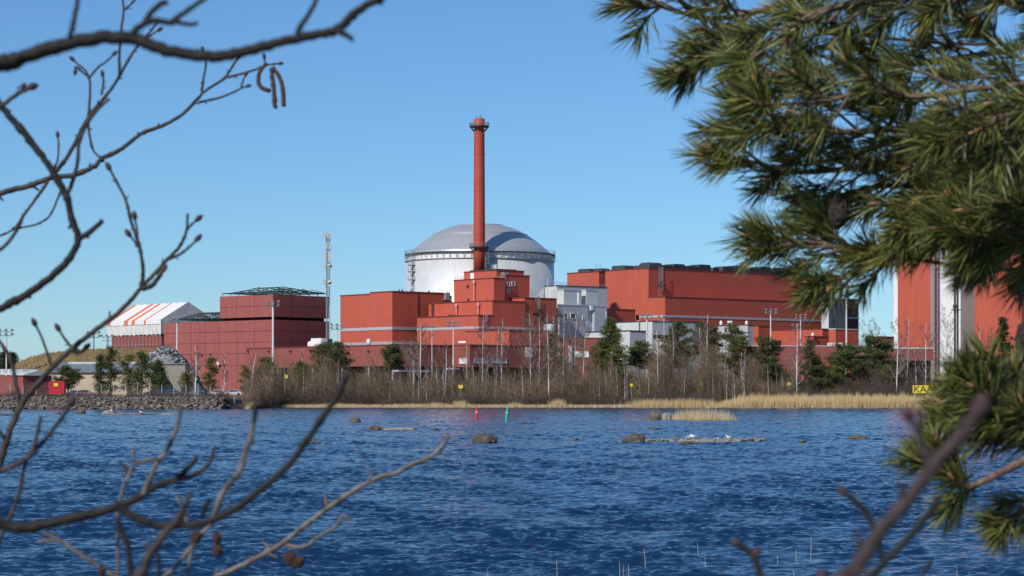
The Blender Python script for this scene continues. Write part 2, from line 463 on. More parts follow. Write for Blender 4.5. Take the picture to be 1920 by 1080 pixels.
def vent_pipe(par, p, n, z0, z1, r=.32, mat=None):
    n = Vector(n).normalized(); p = Vector((p[0], p[1], 0)) + n*.6
    mb = MB().tube([p+Vector((0,0,z0)), p+Vector((0,0,z1))], r*.7, 8)
    mb.tube([p+Vector((0,0,z1-.2)), p+Vector((0,0,z1+.25)), p+Vector((0,0,z1+.9)), p+Vector((0,0,z1+1.1))], [r*1.5, r*1.7, r*1.5, r*.6], 8)
    return mb.build('vent_pipe', mat or M['pinkpipe'], par)
def railing(par, pts, h=1.1, gap=1.6, r=.05, name='railing', mat=None):
    mb = MB(); pts = [Vector(p) for p in pts]
    for i in range(len(pts)-1):
        a, b = pts[i], pts[i+1]; n = max(1, int((b-a).length/gap))
        for k in range(n+1):
            q = a.lerp(b, k/n); mb.tube([q, q+Vector((0,0,h))], r, 4)
        for f in (.55, 1.0): mb.tube([a+Vector((0,0,h*f)), b+Vector((0,0,h*f))], r, 4)
    return mb.build(name, mat or M['steel'], par)
GZ = 1.5    # building foot level (the ground there is about 2.6)

# --- domed reactor building
DD = 830.0; dc = Vector((X(900, DD), DD, 0)); k_ = DD/F
def zd(row): return Z(row, DD)
dome = thing('reactor_building', 'white domed reactor building standing behind the red chimney', 'building', (dc.x, dc.y, GZ))
def metal(name, col, rough, metallic, seams, bump):
    m, N, L, B = new_mat(name)
    tc = N.new('ShaderNodeTexCoord'); sp = N.new('ShaderNodeSeparateXYZ'); L.new(tc.outputs['Object'], sp.inputs[0])
    at = N.new('ShaderNodeMath'); at.operation = 'ARCTAN2'; L.new(sp.outputs[1], at.inputs[0]); L.new(sp.outputs[0], at.inputs[1])
    ml = N.new('ShaderNodeMath'); ml.operation = 'MULTIPLY'; L.new(at.outputs[0], ml.inputs[0]); ml.inputs[1].default_value = seams/6.2832
    pp = N.new('ShaderNodeMath'); pp.operation = 'PINGPONG'; L.new(ml.outputs[0], pp.inputs[0]); pp.inputs[1].default_value = .5
    fl = N.new('ShaderNodeMath'); fl.operation = 'FLOOR'; L.new(ml.outputs[0], fl.inputs[0])
    fz = N.new('ShaderNodeMath'); fz.operation = 'SNAP'; L.new(sp.outputs[2], fz.inputs[0]); fz.inputs[1].default_value = 4.0
    cb = N.new('ShaderNodeCombineXYZ'); L.new(fl.outputs[0], cb.inputs[0]); L.new(fz.outputs[0], cb.inputs[1])
    w = N.new('ShaderNodeTexWhiteNoise'); L.new(cb.outputs[0], w.inputs['Vector'])
    nz = N.new('ShaderNodeTexNoise'); nz.inputs['Scale'].default_value = .25; nz.inputs['Detail'].default_value = 6; L.new(tc.outputs['Object'], nz.inputs['Vector'])
    a = N.new('ShaderNodeMath'); a.operation = 'MULTIPLY_ADD'; L.new(w.outputs['Value'], a.inputs[0]); a.inputs[1].default_value = .05; a.inputs[2].default_value = .87
    b = N.new('ShaderNodeMath'); b.operation = 'MULTIPLY_ADD'; L.new(nz.outputs[0], b.inputs[0]); b.inputs[1].default_value = .20; L.new(a.outputs[0], b.inputs[2])
    mx = N.new('ShaderNodeVectorMath'); mx.operation = 'SCALE'; mx.inputs[0].default_value = col; L.new(b.outputs[0], mx.inputs['Scale'])
    L.new(mx.outputs[0], B.inputs['Base Color']); B.inputs['Roughness'].default_value = rough; B.inputs['Metallic'].default_value = metallic
    gt = N.new('ShaderNodeMath'); gt.operation = 'LESS_THAN'; L.new(pp.outputs[0], gt.inputs[0]); gt.inputs[1].default_value = .04
    sm = N.new('ShaderNodeMath'); sm.operation = 'MULTIPLY_ADD'; L.new(gt.outputs[0], sm.inputs[0]); sm.inputs[1].default_value = -.22; sm.inputs[2].default_value = 1.0
    mx2 = N.new('ShaderNodeVectorMath'); mx2.operation = 'SCALE'; L.new(mx.outputs[0], mx2.inputs[0]); L.new(sm.outputs[0], mx2.inputs['Scale']); L.new(mx2.outputs[0], B.inputs['Base Color'])
    bp = N.new('ShaderNodeBump'); bp.inputs['Strength'].default_value = bump; bp.inputs['Distance'].default_value = .08
    L.new(gt.outputs[0], bp.inputs['Height']); L.new(bp.outputs[0], B.inputs['Normal'])
    return m
M['drum'] = metal('drum_aluminium', (.80,.795,.78), .42, .40, 160, .25)
M['domeskin'] = metal('dome_steel', (.72,.705,.68), .34, .6, 96, .35)
def ringprof(rows): return [(r*k_, zd(row)) for r, row in rows]
MB().lathe([(139*k_, GZ), (139*k_, zd(492))], 128, dc).build('drum', M['drum'], dome, True)
MB().lathe([(139*k_, zd(492.2)), (141*k_, zd(492)), (141*k_, zd(490.6)), (136*k_, zd(490.4))], 128, dc, cap=False).build('ledge', M['steel'], dome)
MB().lathe([(136*k_, zd(491)), (136*k_, zd(480))], 128, dc, cap=False).build('upper_drum', M['whitewall'], dome, True)
walk = MB().lathe([(134*k_, zd(480.2)), (141.0*k_, zd(479.6)), (141.0*k_, zd(478.3)), (134*k_, zd(478))], 128, dc, cap=False).build('walkway', M['darksteel'], dome)
mb = MB()
for i in range(64):
    an = 2*math.pi*i/64; c, s_ = math.cos(an), math.sin(an)
    e = Vector((c, s_, 0)); p0 = dc + e*136.1*k_; p1 = dc + e*141*k_
    mb.tube([p0+Vector((0,0,zd(490))), p1+Vector((0,0,zd(480)))], .09, 4)
    mb.tube([p1+Vector((0,0,zd(490))), p1+Vector((0,0,zd(480)))], .06, 4)
mb.build('bracket_ring', M['steel'], dome, kind='stuff')
pts = [dc + Vector((math.cos(t)*141*k_, math.sin(t)*141*k_, zd(477.5))) for t in np.linspace(0, 2*math.pi, 97)]
railing(dome, pts, 1.15, 3.0, .032, mat=M['steel'])
shell = MB().lathe(ringprof([(133.5, 478), (133, 476), (126, 469.5), (118, 463), (111, 457), (105, 452.5), (96, 446.5), (88.5, 441.6)]), 128, dc, cap=False).build('dome_shell', M['domeskin'], dome, True)
MB().lathe(ringprof([(88.0, 441.1), (84, 438.6), (77, 434.8), (68, 430.8), (60, 427.6), (50, 424.9), (43.5, 423.4)]), 128, dc, cap=False).build('dome_cap', M['domeskin'], dome, True)
MB().lathe(ringprof([(43.0, 423.2), (28, 421.6), (13, 420.6), (.3, 420.1)]), 96, dc, cap=False).build('dome_crown', M['domeskin'], dome, True)
for r_, row in ((89.2, 441.4), (44, 423.4)):
    MB().lathe([(r_*k_-.5, zd(row)-.1), (r_*k_, zd(row)-.12), (r_*k_, zd(row)+.16), (r_*k_-.5, zd(row)+.22)], 128, dc, cap=False).build('step_trim', M['steel'], dome)
an0 = math.radians(-90-33); n_ = Vector((math.cos(an0), math.sin(an0), 0))
pl = dc + n_*139*k_
n1 = Vector((-.87, -.49, 0)); pl = dc + n1*139*k_
ladder(dome, pl, n1, zd(560), zd(479), w=1.0)
for row in (502, 514, 529):
    mb = MB(); q = pl + n1*.8; mb.box(q + Vector((-1.4,-.6,zd(row))), (2.6,0,0), (0,1.2,0), (0,0,.25)); mb.box(q+Vector((-1.4,-.6,zd(row)+.25)), (.1,0,0), (0,1.2,0), (0,0,1)); mb.box(q+Vector((1.1,-.6,zd(row)+.25)), (.1,0,0), (0,1.2,0), (0,0,1))
    mb.build('ladder_landing', M['darksteel'], dome)

# --- chimney
CD = 802.0; cc = Vector((X(898.7, CD), CD, 0)); ck = CD/F
chim = thing('chimney', 'tall slender red ventilation chimney in front of the dome', 'chimney', (cc.x, cc.y, Z(507, CD)))
M['chim'] = plain('chimney_paint', (.40,.066,.040), .55, var=.10, scale=.25)
z0c = Z(509, CD)
MB().lathe([(11.2*ck, z0c), (11.0*ck, Z(462, CD)), (10.2*ck, Z(300, CD)), (9.9*ck, Z(240, CD)), (10.1*ck, Z(239, CD)), (10.1*ck, Z(223, CD)), (8.8*ck, Z(222.6, CD)), (8.8*ck, Z(227, CD))], 40, cc).build('shaft', M['chim'], chim, True)
mb = MB()
for row in (290, 345, 400, 440): mb.lathe([(10.0*ck+(row-240)/260*1.0*ck, Z(row, CD)-.12), (10.4*ck+(row-240)/260*1.0*ck, Z(row, CD)-.12), (10.4*ck+(row-240)/260*1.0*ck, Z(row, CD)+.12), (10.0*ck+(row-240)/260*1.0*ck, Z(row, CD)+.12)], 40, cc, cap=False)
mb.build('joint_ring', M['chim'], chim)
for row in (237.5, 464):
    z = Z(row, CD); r1 = 18.5*ck
    pf = MB().lathe([(9.5*ck, z-.15), (r1, z-.15), (r1, z+.2), (9.5*ck, z+.2)], 32, cc, cap=False).build('platform', M['darksteel'], chim)
    pts = [cc + Vector((math.cos(t)*r1*.98, math.sin(t)*r1*.98, z+.2)) for t in np.linspace(0, 2*math.pi, 25)]
    railing(pf, pts, 1.15, 1.0, .06, mat=M['steel'])
    mb = MB()
    for i in range(12):
        e = Vector((math.cos(i*math.pi/6), math.sin(i*math.pi/6), 0))
        mb.tube([cc+e*10.4*ck+Vector((0,0,z-1.7)), cc+e*r1*.95+Vector((0,0,z-.1))], .1, 4)
    mb.build('bracket', M['darksteel'], pf)
mb = MB()
for dx in (-.9, .25, .7): mb.tube([cc+Vector((dx,0,Z(223, CD))), cc+Vector((dx,0,Z(216.5+abs(dx), CD)))], .09, 4)
mb.build('lightning_rod', M['darksteel'], chim)
e = Vector((.93,-.37,0)); ladder(chim, cc+e*11*ck, e, z0c, Z(464, CD), w=.7)

# --- stepped orange building under the chimney
aux = thing('stepped_building', 'stepped orange clad building carrying the tall chimney', 'building', (X(925,770), 775, GZ))
s1 = Blk(926, 778)
s1.block(aux, M['orange'], 0, s1.ul(946.5), 0, s1.vl(851), GZ, s1.zc(521.3))
s1b = Blk(931, 787)
s1b.block(aux, M['orange'], 0, 12, 0, s1b.vl(870), s1.zc(524), s1b.zc(506.5))
s1b.mk('roof_plinth', M['black'], aux, 1.2, 10, 1.5, s1b.vl(876), s1b.zc(506.5), s1b.zc(503.3))
s1b.onL('white_door', M['white'], aux, 882.5, 889, 512, 523.5, .15)
s2 = Blk(947.2, 784)
s2.block(aux, M['orange'], 0, s2.ul(993), 0, 18, GZ, s2.zc(515.6))
for w in ((950,955.5,528,537.5), (959,965.5,528,536.5), (950,955.5,541,549.5)): s2.winR(aux, *w)
s3 = Blk(923.2, 770)
zt3 = s3.zc(563.8); a985 = s3.ul(985); a1045 = s3.ul(1045); z3b = s3.zr(a1045, 560.3)
s3.block(aux, M['orange'], 0, a985, 0, s3.vl(804), GZ, zt3)
s3.block(aux, M['orange'], a985+.003, a1045, .4, 20, GZ, z3b)
# sloped lit roof piece
a0 = s3.ul(945); a1 = s3.ul(984)
mb = MB(); p = [s3.pt(a0, 7, zt3), s3.pt(a1, 7, zt3), s3.pt(a1, 10, zt3+1.7), s3.pt(a0, 10, zt3+1.5), s3.pt(a0, 12, zt3), s3.pt(a1, 12, zt3)]
mb.v += p; mb.f += [(0,1,2,3), (3,2,5,4), (0,3,4), (1,5,2)]
mb.build('sloped_roof', M['orange'], aux)
a4 = s3.ul(897); b4 = None
s4 = Blk(897, (s3.C + s3.u*a4).y)
zt4 = s4.zc(591)
s4.block(aux, M['orange_lo'], 0, -a4-.02, .003, s4.vl(782), GZ, zt4)
s5 = Blk(954, 752)
s5.block(aux, M['orange_lo'], 0, s5.ul(1045), 0, s5.vl(873.5), GZ, s5.zc(619))
# bands
mb = MB(); bt = s4.zc(611.6); bb = s4.zc(616.2)
s4.box(mb, -.12, .05, -.12, s4.vl(782), bb, bt); s4.box(mb, .05, s4.ul(1000), -.12, .05, bb, bt)
mb.build('pale_band', M['band'], aux)
# details on the faces
s3.onL('recess_shade', M['seam'], aux, 809, 814.5, 568, 593, .06)  # raised dark strips painted for the shade of wall recesses
s3.onL('recess_shade', M['seam'], aux, 840, 858, 590, 592.3, .08)
nL = -s3.u; nR = -s3.v
def on_left(b, px): q = b.C + b.v*b.vl(px); return q
def on_right(b, px): q = b.C + b.u*b.ul(px); return q
for b, px, r0, r1 in ((s1, 891.5, 567, 531), (s3, 858.5, 591, 575), (s3, 899.5, 590, 573)):
    q = on_left(b, px); vent_pipe(aux, q, nL, Z(r0, q.y), Z(r1, q.y))
q = on_left(s1, 879); MB().tube([q+nL*.3+Vector((0,0,Z(560,q.y))), q+nL*.3+Vector((0,0,Z(584,q.y)))], .35, 6).build('drain_pipe', M['seam'], aux)
s1.winL(aux, 875.5, 879.5, 534, 540, frame=M['seam'])
for b, px, r0, r1 in ((s2, 941.5, 562, 517), (s3, 1006, 592, 561), (s4, 908, 617, 591)):
    q = on_right(b, px); ladder(aux, q, nR, Z(r0, q.y), Z(r1, q.y), w=1.1)
q = on_right(s3, 1002); 
mb = MB().box(q+nR*1.6+Vector((-1,0,Z(588,q.y))), s3.u*2.6, nR*-1.5, (0,0,.2)); mb.tube([q+nR*.5+Vector((0,0,Z(613,q.y))), q+nR*.5+Vector((0,0,Z(566,q.y)))], .28, 6)
mb.tube([q+nR*.6+s3.u*1.6+Vector((0,0,Z(604,q.y))), q+nR*.6+s3.u*1.6+Vector((0,0,Z(580,q.y)))], .45, 6); mb.build('duct', M['darksteel'], aux)
tk = P(1030, 626, 765); MB().lathe([(1.95, 0), (1.95, 2.9), (1.7, 3.2), (.2, 3.5)], 20, tk-Vector((0,0,.2))).build('roof_tank', M['lightgrey'], aux, True)
mb = MB(); q = s1b.pt(2, -1.2, s1.zc(521.3)); mb.box(q, s1.u*2.2, s1.v*1.2, (0,0,2.4)); mb.build('roof_unit', M['steel'], aux)
railing(aux, [s1.pt(.3, s1.vl(868), s1.zc(521.3)), s1.pt(.3, s1.vl(852), s1.zc(521.3))], 1.1, 1.5)
railing(aux, [s1.pt(.4,.4,s1.zc(521.3)), s1.pt(s1.ul(946),.4,s1.zc(521.3))], 1.1, 1.2)
railing(aux, [s3.pt(s3.ul(995),.8,z3b), s3.pt(s3.ul(1012),.8,z3b)], 2.0, .9)

# --- orange hall left of it
h1 = Blk(735.5, 790)
oh = thing('orange_hall', 'tall windowless orange hall between the maroon hall and the chimney building', 'building', (h1.C.x, h1.C.y, GZ))
zt = h1.zc(546.3)
h1.block(oh, M['orange'], 0, h1.ul(856), 0, h1.vl(694), GZ, zt)
h1.block(oh, M['orange'], .25, h1.ul(840), h1.vl(694)+.003, h1.vl(637), GZ, zt-.5)
for r0, r1 in ((612.6, 618), (640, 646)):
    mb = MB(); h1.box(mb, -.14, .05, -.14, h1.vl(694), h1.zc(r1), h1.zc(r0)); h1.box(mb, .09, .3, h1.vl(694)+.003, h1.vl(637), h1.zc(r1), h1.zc(r0))
    h1.box(mb, .05, h1.ul(850), -.14, .05, h1.zc(r1), h1.zc(r0)); mb.build('pale_band', M['band'], oh)
h1.onR('recess_shade', M['seam'], oh, 783, 786, 548, 640, .1)  # thin dark strip on the wall stands in for recess shade
q = on_right(h1, 832); mb = MB().box(q+nR*.1+Vector((-1,0,Z(563,q.y))), h1.u*3.2, nR*1.6, (0,0,.25)); mb.box(q+nR*.2+Vector((0,0,Z(562,q.y))), h1.u*1.6, nR*.9, (0,0,2.4)); mb.build('wall_unit', M['steel'], oh)
ladder(oh, on_right(h1, 837), nR, Z(563, q.y), Z(547, q.y))
railing(oh, [h1.pt(h1.ul(826),.5,zt), h1.pt(h1.ul(836),.5,zt)], 1.8, .8)
mb = MB()
for px in (750, 756, 773, 806): mb.box(h1.pt(h1.ul(px), .6, zt), h1.u*.35, h1.v*.35, (0,0,.8))
mb.build('roof_vent', M['darksteel'], oh)

# --- long low dark red annex in front
b1 = Blk(742, 728)
an_ = thing('low_annex', 'long low dark red annex behind the shoreline birches', 'building', (b1.C.x, b1.C.y, GZ))
zt = b1.zc(646.3); zb = b1.zc(686)
b1.block(an_, M['darkred'], 0, b1.ul(868), 0, b1.vl(462), zb, zt)
b1.mk('undercroft_wall', M['deepshade'], an_, 2.5, b1.ul(868)-1, 2.5, b1.vl(462)-1, GZ, zb)
for px in (520, 585, 640, 690, 735):
    b = b1.vl(px); b1.mk('column', M['band'], an_, .3, .8, b, b+.5, GZ, zb)
for px in (770, 800, 832):
    a = b1.ul(px); b1.mk('column', M['band'], an_, a, a+.5, .3, .8, GZ, zb)
for px in (467, 506, 547, 585, 693):
    b = b1.vl(px); zz = b1.zl(b, 657); b1.mk('wall_lamp', M['seam'], an_, -.7, .05, b, b+.6, zz-.5, zz)
b1.onR('pale_canopy', M['band'], an_, 737, 795, 694, 697.5, 3.0)
b2 = Blk(881, 736)
zt2 = b2.zc(646.8)
b2.block(an_, M['darkred'], 0, b2.ul(1046), 0, b2.vl(832), b2.zc(688), zt2)
b2.mk('undercroft_wall', M['deepshade'], an_, 2.5, b2.ul(1040), 2.5, 20, GZ, b2.zc(688))
for p0, p1 in ((828.5,850), (855,876)): b2.winL(an_, p0+7, p1, 671.5, 682, glass=M['paleglass'])
for p0, p1 in ((889,915), (923,950)): b2.winR(an_, p0, p1, 672, 681.5, frame=M['band'], glass=M['band'])
b2.onL('canopy', M['band'], an_, 832, 862, 690, 693, 2.5)
b2.onL('white_sign_board', M['white'], an_, 861, 874, 639.5, 643, .3)
b2.mk('white_box', M['whitewall'], an_, b2.ul(985), b2.ul(997), -.4, .05, b2.zr(8, 669), b2.zr(8, 650))
# roof-top boxes on the annex
for px, w, h in ((564, 2.2, 2.0), (573, 1.8, 2.3)):
    b = b1.vl(px); p = b1.pt(4, b, zt); MB().lathe([(w*.5, 0), (w*.5, h*.7), (w*.3, h)], 12, p).build('roof_vent', M['white'], an_, True)
b = b1.vl(587); b1.mk('roof_cabin', M['white'], an_, 3.0, 5.5, b-.3, b+5.5, zt, zt+2.9)
b1.mk('cabin_window', M['glass'], an_, 5.5, 7.6, b-.28, b+5.4, zt, zt+2.7)
b = b1.vl(684); p = b1.pt(1.5, b, zt); MB().lathe([(.55,0), (.7,.6), (.7,1.6), (.35,2.1)], 10, p).build('roof_vent', M['white'], an_, True)
railing(an_, [b1.pt(.5, b1.vl(735), zt), b1.pt(.5, b1.vl(600), zt)], 1.0, 2.6)

# --- maroon panelled hall with open roof trusses
hl = Blk(512, 812, 48)
ph = thing('panelled_hall', 'maroon panelled hall with bare steel roof trusses', 'building', (hl.C.x, hl.C.y, GZ))
zU1 = hl.zc(552); zU0 = hl.zc(594); zL1 = hl.zc(599)
aR = hl.ul(617); bU = hl.vl(412); bL = hl.vl(307)
hl.mk('core_wall', M['seam'], ph, .12, aR, .12, bL, GZ, zL1)
hl.mk('core_wall', M['seam'], ph, .12, aR, .12, bU, zU0, zU1)
hl.mk('recess_wall', M['deepshade'], ph, 1.5, aR-1, 1.5, bU-1, zL1, zU0)
def panel_rows(zs, cols, face):
    for zi in range(len(zs)-1):
        for ci in range(len(cols)-1):
            g = .07; z0, z1 = zs[zi]+g, zs[zi+1]-g
            if face == 'L':
                b0, b1_ = sorted((hl.vl(cols[ci]), hl.vl(cols[ci+1])))
                hl.mk('panel', M['hallred'], ph, rnd.uniform(-.03,.03), .119, b0+g, b1_-g, z0, z1)
            else:
                a0, a1 = hl.ul(cols[ci]), hl.ul(cols[ci+1])
                hl.mk('panel', M['hallred'], ph, a0+g, a1-g, rnd.uniform(-.03,.03), .119, z0, z1)
zsL = [GZ, hl.zc(684), hl.zc(662), hl.zc(641), hl.zc(620), zL1]
panel_rows(zsL, [307.5, 333, 359, 385, 411, 444, 477, 511.8], 'L')
panel_rows(zsL, [512.2, 547, 583, 617], 'R')
zsU = [zU0, hl.zc(573), zU1]
panel_rows(zsU, [412, 444, 477, 511.8], 'L'); panel_rows(zsU, [512.2, 547, 583, 617], 'R')
def truss_roof(a0, a1, b0, b1_, z, rise, n, name):
    mb = MB(); r = .13; am = (a0+a1)/2; hip = (a1-a0)*.42; zz = z+1.1
    rect = [hl.pt(a0,b0,zz), hl.pt(a1,b0,zz), hl.pt(a1,b1_,zz), hl.pt(a0,b1_,zz)]
    for i in range(4): mb.tube([rect[i], rect[(i+1)%4]], r, 4)
    for i in range(n+1):
        t = i/n; b = b0+(b1_-b0)*t
        rz = zz + rise*min(1, (b-b0)/hip+.25, (b1_-b)/hip+.25)
        top = hl.pt(am, b, rz); q1 = hl.pt(am-(a1-a0)*.22, b, zz+(rz-zz)*.8); q2 = hl.pt(am+(a1-a0)*.22, b, zz+(rz-zz)*.8)
        l = hl.pt(a0,b,zz); rr = hl.pt(a1,b,zz)
        mb.tube([l, q1, top, q2, rr], r, 4); mb.tube([l, rr], r*.8, 4)
        for q in (q1, top, q2): mb.tube([q, Vector((q.x,q.y,zz))], r*.7, 4)
        mb.tube([q1, hl.pt(am,b,zz)], r*.7, 4); mb.tube([q2, hl.pt(am,b,zz)], r*.7, 4)
        for aa in (a0, am, a1): mb.tube([hl.pt(aa,b,z), hl.pt(aa,b,zz)], r*.9, 4)
    for f in (.28, .5, .72):
        aa = a0+(a1-a0)*f; hh = .8 if f != .5 else 1
        mb.tube([hl.pt(aa, b0+hip*.75, zz+rise*hh), hl.pt(aa, b1_-hip*.75, zz+rise*hh)], r, 4)
    for i in range(n+1):
        aa = a0+(a1-a0)*i/n; mb.tube([hl.pt(aa,b0,z), hl.pt(aa,b0,zz)], r*.8, 4)
        mb.tube([hl.pt(aa,b0,zz), hl.pt(aa,b0+hip*.75, zz+rise*.8)], r*.8, 4)
    return mb.build(name, M['truss'], ph)
truss_roof(.6, aR-.6, .8, bU-.8, zU1, 2.2, 6, 'roof_truss')
truss_roof(.6, aR-6, bU+1, hl.vl(318), zL1, 2.6, 8, 'roof_truss')
for px, row in ((396, 663), (380, 664)):
    b = hl.vl(px); zz = hl.zl(b, row); hl.mk('wall_lamp', M['seam'], ph, -.6, .05, b, b+.5, zz-.6, zz)
b = hl.vl(415); zz = hl.zl(b, 684); hl.mk('wall_vent', M['white'], ph, -1.2, .05, b, b+1.0, zz, zz+1.1)

# --- scaffold tent with striped roof
tn = Blk(302, 868, 40)
tent = thing('scaffold_tent', 'white scaffold tent with orange striped roof left of the maroon hall', 'tent', (tn.C.x, tn.C.y, GZ))
bT = tn.vl(201); aT = tn.ul(404); zE = tn.zc(599); zR = Z(568.5, 890); zK = tn.zc(626)
M['tarp'] = plain('white_tarpaulin', (.74,.73,.70), .5, var=.1, scale=.6, bump=.5, bscale=1.2)
M['tarpor'] = plain('orange_tarpaulin', (.66,.20,.10), .5, var=.1, scale=.6)
M['greytarp'] = plain('grey_sheeting', (.60,.59,.57), .5, var=.3, scale=.5, bump=.6, bscale=1.0)
# roof: strips along v (b), each white or orange, sagging between ribs
amid = aT*.5; edges = [0, .14, .27, .40, .445, .52, .585, .72, .745, .88, 1.0]
cols_ = ['tarp','tarp','tarp','tarpor','tarp','tarpor','tarp','tarpor','tarp','tarpor']
edges = [1-e for e in edges][::-1]; 
strips = [(0,.14,'tarp'),(.14,.27,'tarp'),(.27,.305,'tarpor'),(.305,.47,'tarp'),(.47,.535,'tarpor'),(.535,.60,'tarp'),(.60,.675,'tarpor'),(.675,.80,'tarp'),(.80,.93,'tarp'),(.93,1.0,'tarpor')]
for f0, f1, mt in strips:
    mb = MB(); n = 6
    for side in (0, 1):
        for i in range(n):
            for j in range(3):
                def pp(i_, j_):
                    t = i_/n; f = f0+(f1-f0)*j_/3; sag = -.25*math.sin(math.pi*j_/3)
                    a = amid*t if side == 0 else aT-amid*t
                    return tn.pt(a, bT*f, zE+(zR-zE)*t+sag)
                q = [pp(i,j), pp(i+1,j), pp(i+1,j+1), pp(i,j+1)]
                mb.quad(*(q if side else q[::-1]))
    # valance
    for j in range(3):
        fa = f0+(f1-f0)*j/3; fb = f0+(f1-f0)*(j+1)/3
        mb.quad(tn.pt(-.15, bT*fa, zE+.1), tn.pt(-.15, bT*fb, zE+.1), tn.pt(-.15, bT*fb, zE-1.6), tn.pt(-.15, bT*fa, zE-1.6))
    mb.build('roof_stripe', M[mt], tent)
mb = MB(); g = [tn.pt(0,0,zE-1.5), tn.pt(amid,0,zE-1.5), tn.pt(aT,0,zE-1.5), tn.pt(aT,0,zE), tn.pt(amid,0,zR), tn.pt(0,0,zE)]

mb.v += g; mb.f += [(0,1,4,5), (1,2,3,4)]; mb.build('gable_sheet', M['greytarp'], tent)
mb = MB(); mb.v += [p + tn.v*bT for p in g]; mb.f += [(5,4,1,0), (4,3,2,1)]; mb.build('gable_sheet', M['greytarp'], tent)

tn.mk('side_sheet', M['greytarp'], tent, .1, aT-.1, .1, bT-.1, zK, zE-.3)
for i in range(13):
    f = i/12.5; w = .35 if i % 3 else .8
    tn.mk('sheet_strip', M['tarp'], tent, -.12-.01*(i%2), .08, bT*f, bT*f+w, zK-.4, zE-1.2)
tn.mk('lower_wall', M['darkred'], tent, .6, aT-.5, .5, bT-2.5, GZ, zK)
mb = MB()
for i in range(16):
    f = i/15; mb.tube([tn.pt(-.3, bT*f*.96, GZ), tn.pt(-.3, bT*f*.96, zK)], .11, 4)
    if i < 15: mb.tube([tn.pt(-.3, bT*f*.96, GZ+(8 if i % 2 else 12)), tn.pt(-.3, bT*(f+1/15)*.96, GZ+(13 if i % 2 else 17))], .08, 4)
for i in range(9): mb.tube([tn.pt(-.3, 0, GZ+2+i*2.3), tn.pt(-.3, bT*.96, GZ+2+i*2.3)], .08, 4)
mb.build('scaffold', M['steel'], tent)

# --- grey auxiliary block between chimney building and turbine hall
g2 = Blk(1045, 794)
gb = thing('grey_block', 'grey service block wedged between chimney building and turbine hall', 'building', (g2.C.x, g2.C.y, GZ))
g2.block(gb, M['grey'], 0, g2.ul(1136), 0, 14, GZ, g2.zc(571), cmat=M['lightgrey'])
for w in ((1046.5,1054,587,597), (1055.5,1064.5,587,598), (1069,1079.5,587,598), (1092,1096.5,592,598.5)): g2.winR(gb, *w)
g2.mk('proud_bay', M['grey'], gb, g2.ul(1110), g2.ul(1131.5), -1.2, .0, GZ, g2.zr(18, 585))
g2.mk('bay_edge', M['white'], gb, g2.ul(1131.5), g2.ul(1133), -1.25, .0, GZ, g2.zr(20, 585))
g2.mk('wall_unit', M['white'], gb, g2.ul(1104), g2.ul(1108), -1.0, .05, g2.zr(15, 582), g2.zr(15, 574))
g1 = Blk(1044, 812)
g1.block(gb, M['lightgrey'], 0, g1.ul(1138), 0, g1.vl(1022), GZ, g1.zc(535.5), cmat=M['darksteel'])
for c, l, r, D in ((1057, 1044.5, 1090, 800), (1099, 1090.5, 1120, 807)):
    q = Blk(c, D); q.block(gb, M['lightgrey'], 0, q.ul(r), 0, q.vl(l), q.zc(571), q.zc(543.5), name='proud_bay', cmat=M['grey'])
railing(gb, [g1.pt(.3,.3,g1.zc(535.5)), g1.pt(g1.ul(1136),.3,g1.zc(535.5))], 1.1, 1.5)
railing(gb, [g1.pt(.3,.3,g1.zc(535.5)), g1.pt(.3,g1.vl(1024),g1.zc(535.5))], 1.6, 1.2)
q = P(1084, 570, 798); MB().tube([q, Vector((q.x,q.y,Z(548,798)))], .3, 6).build('vent_pipe', M['white'], gb)
mb = MB(); q = P(1034, 560, 806); mb.box(q, (1.6,0,0), (0,1.5,0), (0,0,3)); q = P(1027, 560, 806); mb.tube([q, q+Vector((0,0,7))], .15, 5); q = P(1040,545,806); mb.tube([q, q+Vector((0,0,3.5))], .15, 5); mb.build('roof_unit', M['lightgrey'], gb)

# --- turbine hall
M['towershade'] = cladding('tower_shaded_cladding', (.13,.145,.16), phi=40, rib=.6, bump=.1)  # dark grey puts the shade of the right face into the colour
t1 = Blk(1216, 850)
th = thing('turbine_hall', 'huge orange red turbine hall with a row of dark roof vents', 'building', (t1.C.x, t1.C.y, GZ))
zt = t1.zc(503); bl = t1.vl(1247); zlo = Z(556.5, (t1.C+t1.v*bl).y)
aU = t1.ul(1536); aL = t1.ul(1542); bB = t1.vl(1135)
t1.block(th, M['orange'], 0, aU, 0, bB, GZ, zt)
t2 = Blk(1247, (t1.C+t1.v*bl).y)
t2.block(th, M['orange'], .004, t2.ul(1541), 0, -bl-.003, GZ, zlo, name='lower_wall')
mb = MB(); z1_, z0_ = t2.zc(590.5), t2.zc(595); t2.box(mb, -.12, .05, -.12, t2.vl(1195), z0_, z1_); t2.box(mb, .05, t2.ul(1541), -.12, .05, z0_, z1_); mb.build('pale_band', M['band'], th)
t3 = Blk(1123, 884); t3.block(th, M['orange'], 0, 24, 0, t3.vl(1063.5), GZ, t3.zc(509))
r3 = Blk(1134.5, 836); r3.block(th, M['orange_lo'], 0, r3.ul(1191), 0, 10, GZ, r3.zc(579.3), name='low_block')
r3.onR('recess_shade', M['deepshade'], th, 1191.5, 1197, 591, 600, .2, b=-.2)  # raised dark slab in place of a shaded recess
for px, r0, r1 in ((1237, 557, 506), (1501, 560, 512)):
    q = on_right(t1, px); ladder(th, q, nR, Z(r0, q.y), Z(r1, q.y), w=1.3)
